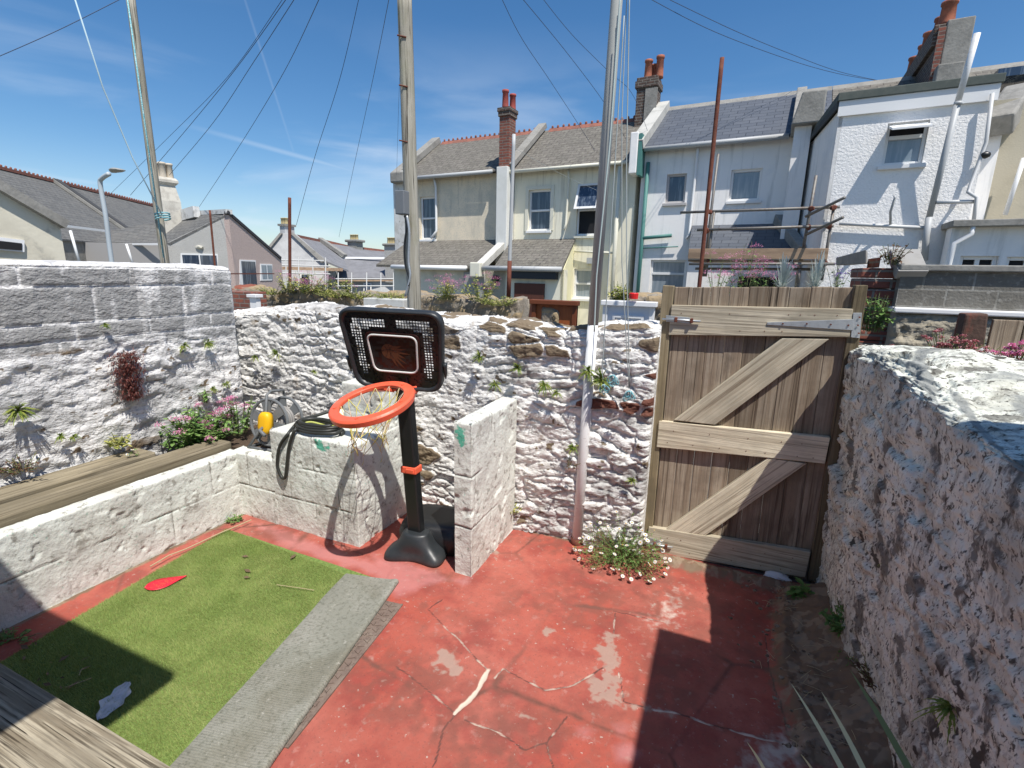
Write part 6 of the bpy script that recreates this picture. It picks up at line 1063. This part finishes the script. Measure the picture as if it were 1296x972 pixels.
class LB_:      # fast leaf collector with per-vertex tone
    def __init__(s): s.v = []; s.f = []; s.t = []
    def strip(s, P, w, side, tone):
        i = len(s.v)
        for p, k in zip(P, w): s.v.append(tuple(p-side*k)); s.v.append(tuple(p+side*k)); s.t += [tone, tone]
        for j in range(len(P)-1): s.f.append((i+2*j, i+2*j+1, i+2*j+3, i+2*j+2))
    def leaf(s, p, d, up, L, w, tone, bend=.2):
        d = d/np.linalg.norm(d); sd = np.cross(d, up); n_ = np.linalg.norm(sd); sd = sd/n_ if n_ > 1e-3 else np.array([1, 0, 0.]); nn = np.cross(sd, d); P = [p+d*L*k-nn*bend*L*k*k for k in (0, .3, .6, .85, 1)]; s.strip(P, [w*.15, w*.9, w, w*.55, 0.0002], sd, tone)
    def build(s, name, mat, parent=None, loc=(0, 0, 0), local=True, kind=None):
        me = bpy.data.meshes.new(name); org = np.zeros(3) if local else np.array(ORG[parent.name] if parent else loc); me.from_pydata((np.array(s.v)-org).tolist(), [], s.f); a = me.attributes.new('tone', 'FLOAT', 'POINT'); a.data.foreach_set('value', s.t); me.materials.append(mat); me.update()
        o = bpy.data.objects.new(name, me); SC.collection.objects.link(o); ORG[o.name] = tuple(org)
        if parent: o.parent = parent
        else: o.location = tuple(loc)
        if kind: o['kind'] = kind
        return o
V = lambda *a: np.array(a, float)
def fern(lab, loc, out, n=26, L=.11, seed=0, mat=None, name='fern', group='small ferns growing out of the walls', w=.008, cat='fern', droop=.8, serr=True):
    rr = random.Random(seed); out = np.array(out, float); out /= np.linalg.norm(out); sd = np.cross((0, 0, 1.), out); t = thing(name, lab, cat, loc, group); lb = LB_()
    for k in range(n):
        a = rr.uniform(-1.45, 1.45); e = rr.uniform(-.5, 1.3); l = L*rr.uniform(.55, 1.1); d = out*math.cos(e)*math.cos(a)+sd*math.sin(a)*math.cos(e)*.9+V(0, 0, math.sin(e)); P = []; m = 11 if serr else 7
        for j in range(m): q = j/(m-1); P.append(d*l*q+V(0, 0, -droop*l*q*q)+out*.01)
        ww = [(w*(1-.75*abs(2*(j/(m-1))-.9))*(1 if not serr or j % 2 else .45)) for j in range(m)]; s_ = np.cross(d, V(0, 0, 1)+out*.4); s_ /= np.linalg.norm(s_); lb.strip(P, ww, s_, rr.random())
    lb.build('fronds', mat or m_fern, t); return t
def onB(x, y, Y=3.235): p = gY(x, y, Y); return p
def onL(x, y, X=-3.985): return gX(x, y, X)
OB, OL = (0, -1, .2), (1, -.1, .2)
for i, (x, y, s, lab) in enumerate(((293, 447, 1.5, 'largest bright green fern near the corner where the left wall meets the back wall'), (352, 448, 1.0, 'compact fern on the whitewashed wall just left of the basketball board'), (325, 452, .6, 'small dark fern between the corner fern and the board'), (608, 452, .8, 'little fern below the brown stone patch right of the board'),
        (628, 486, .75, 'small fern above the top of the upright block fin'), (656, 466, .8, 'starry fern a hand above and right of the block fin'), (690, 487, .95, 'pale green fern midway between the block fin and the white pole'), (706, 497, .6, 'tiny fern touching the pole shadow on the wall'), (726, 566, .75, 'dark fern on the wall low down just left of the white pole'),
        (762, 480, 1.5, 'big dark fern behind the white pole beside the rope tangles'), (745, 470, 1.1, 'fern frond cluster left of the white pole at rope height'), (800, 608, .5, 'tiny fern low on the wall near the gate'), (660, 690, .8, 'yellowish fern at the foot of the wall right of the block fin'), (400, 470, .45, 'tiny green tuft just left of the orange hoop'), (450, 440, .4, 'tuft hidden behind the perforated board'))):
    rr = random.Random(i+40); fern(lab, onB(x, y), OB, int(26+34*s), .066*s+.02, i, droop=rr.uniform(.25, .7), w=.0045+.0022*s)
for i, (x, y, s, lab) in enumerate(((22, 520, 1.35, 'broad fern on the left wall near the left edge of the photo'), (232, 438, .7, 'small fern on the left wall below its end block'), (262, 434, .8, 'fern in a crack at the end of the left wall'), (75, 552, .45, 'tiny fern tuft low on the left wall'), (92, 553, .4, 'second tiny tuft low on the left wall, to the right'), (131, 412, .35, 'tiny tuft high on the left wall under the large blocks'), (268, 492, .5, 'small fern above the pink valerian'), (285, 486, .5, 'little fern above the right side of the valerian'))):
    fern(lab, onL(x, y), OL, int(26+34*s), .070*s+.02, i+30, w=.0045+.0026*s, droop=.5)
for i, (x, y, s, lab) in enumerate(((1113, 556, .8, 'dark green fern high on the shaded right wall'), (1128, 607, .8, 'dark fern in the middle of the shaded right wall'), (1118, 520, .4, 'tiny fern near the top of the shaded right wall'), (1135, 712, .5, 'little fern low on the shaded right wall'), (1050, 716, .7, 'fern low on the shaded wall beside the gate hinge'), (1208, 900, .9, 'fern near the foot of the shaded right wall at the bottom of the photo'))):
    fern(lab, gX(x, y, .80), (-1, -.2, .2), int(14+18*s), .075*s+.02, i+60, w=.006)
# dead red clump
t = thing('dead_plant', 'dried reddish brown clump hanging on the left wall', 'plant', onL(158, 458)); rr = random.Random(5); lb = LB_()
for k in range(2600):
    zz = rr.uniform(-.27, .08); y_ = rr.gauss(0, .042) * (1.1 if zz > -.15 else .8); x_ = rr.uniform(0, .08)*(1-abs(y_)*3); d = V(rr.gauss(.2, .5), rr.gauss(0, 1), rr.gauss(-.6, .7)); p = V(max(x_, 0), y_, zz); lb.leaf(p, d, V(0, 0, 1.01), rr.uniform(.012, .032), .0026, rr.random())
lb.build('dry_stems', m_red, t)
# valerian
def valerian(name, lab, loc, n, H, spread, seed, flowers=True, leafs=1.0, group=None, mat=None, fmat=None, ls=1.0, out=(0, 0, 0), fsz=.03):
    rr = random.Random(seed); t = thing(name, lab, 'flowering plant', loc, group); st = MB(); lv = LB_(); heads = []
    for k in range(n):
        a = rr.uniform(0, 6.283); r = spread*math.sqrt(rr.random()); h = H*rr.uniform(.45, 1.0)*(1-.35*(r/spread)**2); b = V(r*.35*math.cos(a), r*.35*math.sin(a), 0); tip = V(r*math.cos(a), r*math.sin(a), h)+V(*out)*h; mid = (b+tip)/2+V(0, 0, h*.12); st.tube([b, (b+mid)/2+V(0, 0, .01), mid, (mid+tip)/2, tip], .0022, 4)
        for j in range(int(9*leafs)):
            q = rr.uniform(.1, .88); p = b*(1-q)**2+2*q*(1-q)*mid+tip*q*q; aa = rr.uniform(0, 6.283); d = V(math.cos(aa), math.sin(aa), rr.uniform(-.2, .7)); lv.leaf(p, d, V(0, 0, 1), rr.uniform(.028, .058)*ls, rr.uniform(.007, .013)*ls, rr.random(), rr.uniform(0, .5))
        if flowers and rr.random() < flowers: heads.append(tip)
    st.build('stem', m_stem, t, local=True); lv.build('leaves', mat or m_val, t)
    for hd in heads:
        fl = LB_()
        for j in range(60):
            d = V(rr.gauss(0, 1), rr.gauss(0, 1), abs(rr.gauss(0, .8))); d /= np.linalg.norm(d); p = hd+d*fsz*rr.uniform(.4, 1.0)*V(1.15, 1.15, .75); fl.leaf(p, V(rr.gauss(0, 1), rr.gauss(0, 1), rr.gauss(.3, .6)), V(0, .1, 1), .011, .004, rr.random(), 0)
        fl.build('flower_head', fmat or m_pink, t)
    return t
valerian('valerian', 'large bushy valerian with several pink flower heads on the sleeper by the left wall', gX(252, 568, -3.86), 80, .40, .29, 1, .15, 1.8, ls=1.15, fsz=.042)
valerian('valerian', 'smaller valerian with pink heads in the wall corner just left of the hose reel', V(-3.78, 2.85, .52), 26, .46, .15, 2, .25, 1.0, fsz=.04)
valerian('weed', 'pale green weed with a few tiny white flowers at the foot of the left wall', gX(152, 566, -3.93), 14, .13, .10, 3, .0, 1.1, mat=m_moss, ls=.8)
valerian('weed', 'straggly dry weed growing along the sleeper at the far left', gX(30, 598, -3.95), 20, .12, .14, 4, 0, .8, mat=m_brn, ls=.6)
valerian('weed', 'thin green sprig climbing above the valerian', gX(262, 510, -3.95), 6, .15, .06, 5, 0, 1.0, ls=.8)
valerian('weed', 'thin trailing weed with reddish stems on the wall left of the white pole', onB(720, 590, 3.22), 12, .10, .16, 6, 0, .5, mat=m_brn, ls=.5)
valerian('weed', 'small weed in the crack at the foot of the low block wall corner', gz(298, 660, .0), 9, .07, .07, 7, 0, 1.0, ls=.6)
valerian('weed', 'dark leafy weed in the shaded ground corner beside the gate', gz(1015, 758, .05), 14, .13, .07, 8, 0, 1.3, ls=1.2)
valerian('weed', 'dark bushy weed at the foot of the shaded right wall', gz(1068, 800, .14), 40, .20, .12, 9, 0, 1.2, mat=m_val, ls=.7)
valerian('weed', 'brown dry weed on the ground by the shaded right wall near the bottom', gz(1112, 870, .16), 40, .14, .12, 10, 0, .8, mat=m_brn, ls=.6)
valerian('weed', 'dry brown tuft on the shaded wall edge beside the gate post', gX(1062, 640, .79), 14, .08, .05, 11, 0, .8, mat=m_brn, ls=.5)
valerian('weed', 'leafy weed at the near left foot of the low block wall', gz(12, 812, .0), 20, .05, .13, 12, 0, .9, ls=.5, mat=m_val)
valerian('weed', 'trailing tuft along the wall foot right of the block fin', onB(650, 650, 3.22), 12, .12, .08, 13, 0, .6, ls=.5, mat=m_moss)
# plants over the gate, on the hidden flower bed
for i, (x, lab) in enumerate(((905, 'pink valerian peeping over the left part of the gate, behind the rusty post'), (940, 'pink valerian with the tallest heads above the middle of the gate'), (968, 'low pink valerian beside the silvery plant above the gate'))): valerian('valerian', lab, gY(x, 378, 6.3+.15), 16, (.58, .74, .50)[i], .26, 20+i, .8, .8, 'plants along the bed behind the gate', fsz=.075, ls=1.2)
for i, (x, lab) in enumerate(((1000-12, 'silver leaved plant above the centre right of the gate'), (1030, 'larger silver leaved plant above the right end of the gate'))): fern(lab, gY(x, 368, 6.3), (0, -.5, 1), 90, .33, 70+i, m_silver, 'silver_bush', 'plants along the bed behind the gate', .016, 'plant', .1)
valerian('lavender', 'small purple flowered plant above the right post of the gate', gY(1058, 372, 6.3), 14, .4, .15, 26, .7, .6, 'plants along the bed behind the gate', fmat=m_purp, fsz=.03)
valerian('shrub', 'green shrub growing between the gate post and the broken brick pier', gY(1103, 420, 4.6), 34, .34, .15, 27, .08, 1.6, fmat=m_purp, fsz=.02, ls=.8)
valerian('weed', 'dry plant growing out of the top of the broken brick pier', gY(1128, 335, 4.95), 18, .2, .12, 28, 0, .9, mat=m_brn, ls=.9)
# plants on the wall across the lane
for i, (x, s, f, lab) in enumerate(((368, 1.0, .35, 'pink valerian on the rubble wall at the foot of the short rusty post'), (392, 1.1, .4, 'wide pink valerian on the rubble wall, second from the left'), (412, .8, .3, 'green and pink clump on the rubble wall under the distant roofs'), (437, .8, .18, 'clump with a single pink head on the rubble wall left of the trough'), (563, 1.0, .55, 'tall pink valerian on the rubble wall right of the timber pole'), (607, 1.1, .4, 'yellow green valerian spilling over the rubble wall below the round vent'))):
    valerian('valerian', lab, gY(x, 385, 6.9)*V(1, 1, 0)+V(0, 0, 1.5), int(30*s), .44*s, .30*s, 80+i, f, 1.3, 'plants on the rubble wall across the lane', mat=m_moss, fsz=.075, ls=1.3)
for i, (x, lab) in enumerate(((345, 'low succulent cushion at the left end of the rubble wall'), (455, 'yellow succulent cushion on the rubble wall near the trough'), (495, 'yellow succulents spilling from the trough beside the timber pole'), (425, 'brown tinged succulent cushion on the middle of the rubble wall'), (632, 'yellow green trailing tuft over the rubble wall right end'))):
    valerian('succulent', lab, gY(x, 388, 6.8)*V(1, 1, 0)+V(0, 0, 1.46), 50, .18, .36, 90+i, 0, 1.3, 'plants on the rubble wall across the lane', mat=m_moss, ls=.9, out=(0, -.6, 0))
valerian('shrub', 'leafy green plant on the ledge behind the white lane door', gY(782, 382, 6.3), 26, .28, .16, 101, 0, 1.3, mat=m_moss, ls=1.4)
# sedums and pink blooms over the right wall
m_sed = leafmat('sedum_pink', (.40, .12, .13), (.62, .34, .34), .3)
for i, (x, y, s, lab) in enumerate(((1118, 446, .4, 'tiny red sedum on the tip of the shaded wall top'), (1178, 448, 1.1, 'pink sedum clump on the wall top below the rubble masonry'), (1200, 452, .9, 'second pink sedum clump, just left of the old red post'), (1232, 450, .8, 'pale pink blooms in front of the old red post'), (1262, 462, 1.0, 'pink blooms in front of the board fence'), (1285, 462, 1.1, 'pink and white blooms at the right edge in front of the boards'))):
    valerian('sedum', lab, gz(x, y+4, 1.5)+V(.05, 0, -.02), int(24*s)+6, .15*s+.03, .10*s+.03, 110+i, .5, .7, 'pink blooms along the right wall top', mat=m_sed, fmat=m_pink if i > 3 else m_sed, ls=.45, fsz=.016)
# daisies
def daisyhead(): 
    mb = MB(); 
    for k in range(15):
        a = k*2*math.pi/15; d = V(math.cos(a), math.sin(a), .12); s_ = V(-math.sin(a), math.cos(a), 0)*.0021; mb.poly([d*.003-s_*.6, d*.011-s_, d*.0125, d*.011+s_, d*.003+s_*.6])
    me = mb.build('flower', m_petal, local=True); return me
proto = daisyhead(); pm = proto.data; bpy.data.objects.remove(proto)
mb = MB(); mb.lump((0, 0, .0022), (.0042, .0042, .0022), 3, 1, .05); e_ = mb.build('flower_eye', m_eye, local=True); em = e_.data; bpy.data.objects.remove(e_)
def daisies(lab, loc, n, sp, heads, seed, H=.22, name='daisy_clump', sc=1.0):
    rr = random.Random(seed); t = thing(name, lab, 'daisies', loc); st = MB(); lv = LB_(); tips = []
    for k in range(n):
        a = rr.uniform(0, 6.283); r = math.sqrt(rr.random()); tip = V(sp[0]*r*math.cos(a), sp[1]*r*math.sin(a)-.03, max(.015, H*rr.uniform(.1, 1)**1.4*(1-.7*r)+max(0, math.sin(a))*r*.12)); b = V(tip[0]*.25, tip[1]*.25+.03, 0); mid = (b+tip)/2+V(rr.gauss(0, .015), rr.gauss(0, .015), .04); st.tube([b, (b+mid)/2, mid, (mid+tip)/2, tip], .0011, 4)
        for j in range(13): q = rr.uniform(.1, 1); p = b*(1-q)**2+2*q*(1-q)*mid+tip*q*q; lv.leaf(p, V(rr.gauss(0, 1), rr.gauss(0, 1), rr.gauss(.2, .5)), V(0, 0, 1), rr.uniform(.010, .024), .0028, rr.random(), .2)
        tips.append(tip)
    st.build('stem', M('reddish_stem', (.20, .13, .06), .7), t, local=True); lv.build('leaves', m_val, t)
    for tip in tips[:heads]:
        h = bpy.data.objects.new('flower', pm); SC.collection.objects.link(h); h.parent = t; h.location = tuple(tip+V(0, 0, .012)); h.rotation_euler = (rr.gauss(.35, .3), rr.gauss(0, .3), rr.uniform(0, 6)); h.scale = (sc*rr.uniform(.8, 1.15),)*3; e = bpy.data.objects.new('flower_eye', em); SC.collection.objects.link(e); e.parent = h
    return t
daisies('sprawling clump of white daisies between the white pole and the gate', gz(784, 716)+V(0, .06, 0), 240, (.34, .24), 66, 3, .42, sc=1.2)
daisies('few daisies fallen over the shaded dirt by the right wall', gz(1085, 830, .1), 14, (.14, .22), 6, 4, .10)
daisies('pair of white daisies on the sleeper beside the left wall', gz(172, 578, .60), 3, (.03, .02), 2, 5, .04)
# sword leaves at the bottom right
t = thing('sword_leaf_plant', 'long sword shaped leaves, some painted sunlit pale, poking up at the bottom right corner', 'plant', V(.42, .55, .1)); rr = random.Random(2)
for tip, base, Lz, w in (((1002, 866), (1085, 1010), 0, .010), ((1040, 876), (1110, 1010), 0, .011), ((1076, 848), (1170, 1010), 0, .014), ((946, 940), (985, 1010), 0, .008), ((1014, 955), (1050, 1015), 0, .007), ((1180, 880), (1240, 1040), 0, .013), ((1225, 930), (1270, 1060), 0, .012)):
    lb = LB_(); p0, p1 = at(*base, 1.55), at(*tip, 1.95); P = [p0*(1-k)+p1*k+V(0, 0, .012*math.sin(k*3.14)) for k in np.linspace(0, 1, 9)]; d = p1-p0; s_ = np.cross(d, p0-CAMP); s_ /= np.linalg.norm(s_); lb.strip(P, [.8*w*(1-(k/8)**2.2)+.0004 for k in range(9)], s_, .9 if tip[0] < 1060 else .15); o = lb.build('leaf', m_blade2, t, local=False); o.modifiers.new('s', 'SOLIDIFY').thickness = .0015  # brighter tone of the left leaves paints sunlight over their own pale green

# soil debris in the shaded corner: chips, leaves and bits of stalk
rr = random.Random(77)
def debris(name, lab, mat, n, f, loc):
    mb = MB()
    for k in range(n): f(mb, rr)
    return tag(mb.build(name, mat, loc=loc), lab, 'debris', kind='stuff')
def spot(): x = rr.gauss(1030, 50); y = rr.uniform(745, 972); return gz(x+(y-745)*.28, y, .0)
def chip(mb, rr):
    p = spot(); p[2] = .060+.13*max(0, min(1, (p[0]-.62)/.36)); s = rr.uniform(.004, .015); mb.lump(p, (s, s*.8, s*.6), rr.randint(0, 999), 1, .4)
debris('soil_crumbs', 'loose soil crumbs and grit scattered over the shaded corner', M('soil_crumb', (.13, .09, .06), .95, [(50, 4, .45, .6, (.30, .25, .19), .8)]), 420, chip, gz(1035, 850))
def straw_(mb, rr):
    p = spot(); p[2] = .068+.13*max(0, min(1, (p[0]-.62)/.36)); a = rr.uniform(0, 6.28); l = rr.uniform(.02, .10); q = p+V(l*math.cos(a), l*math.sin(a), .004); m = (p+q)/2+V(rr.gauss(0, .008), rr.gauss(0, .008), .008); mb.tube([p, m, q], .0011, 4)
debris('dry_stalks', 'thin dry stalks and clippings lying on the shaded soil', m_straw, 90, straw_, gz(1040, 860))
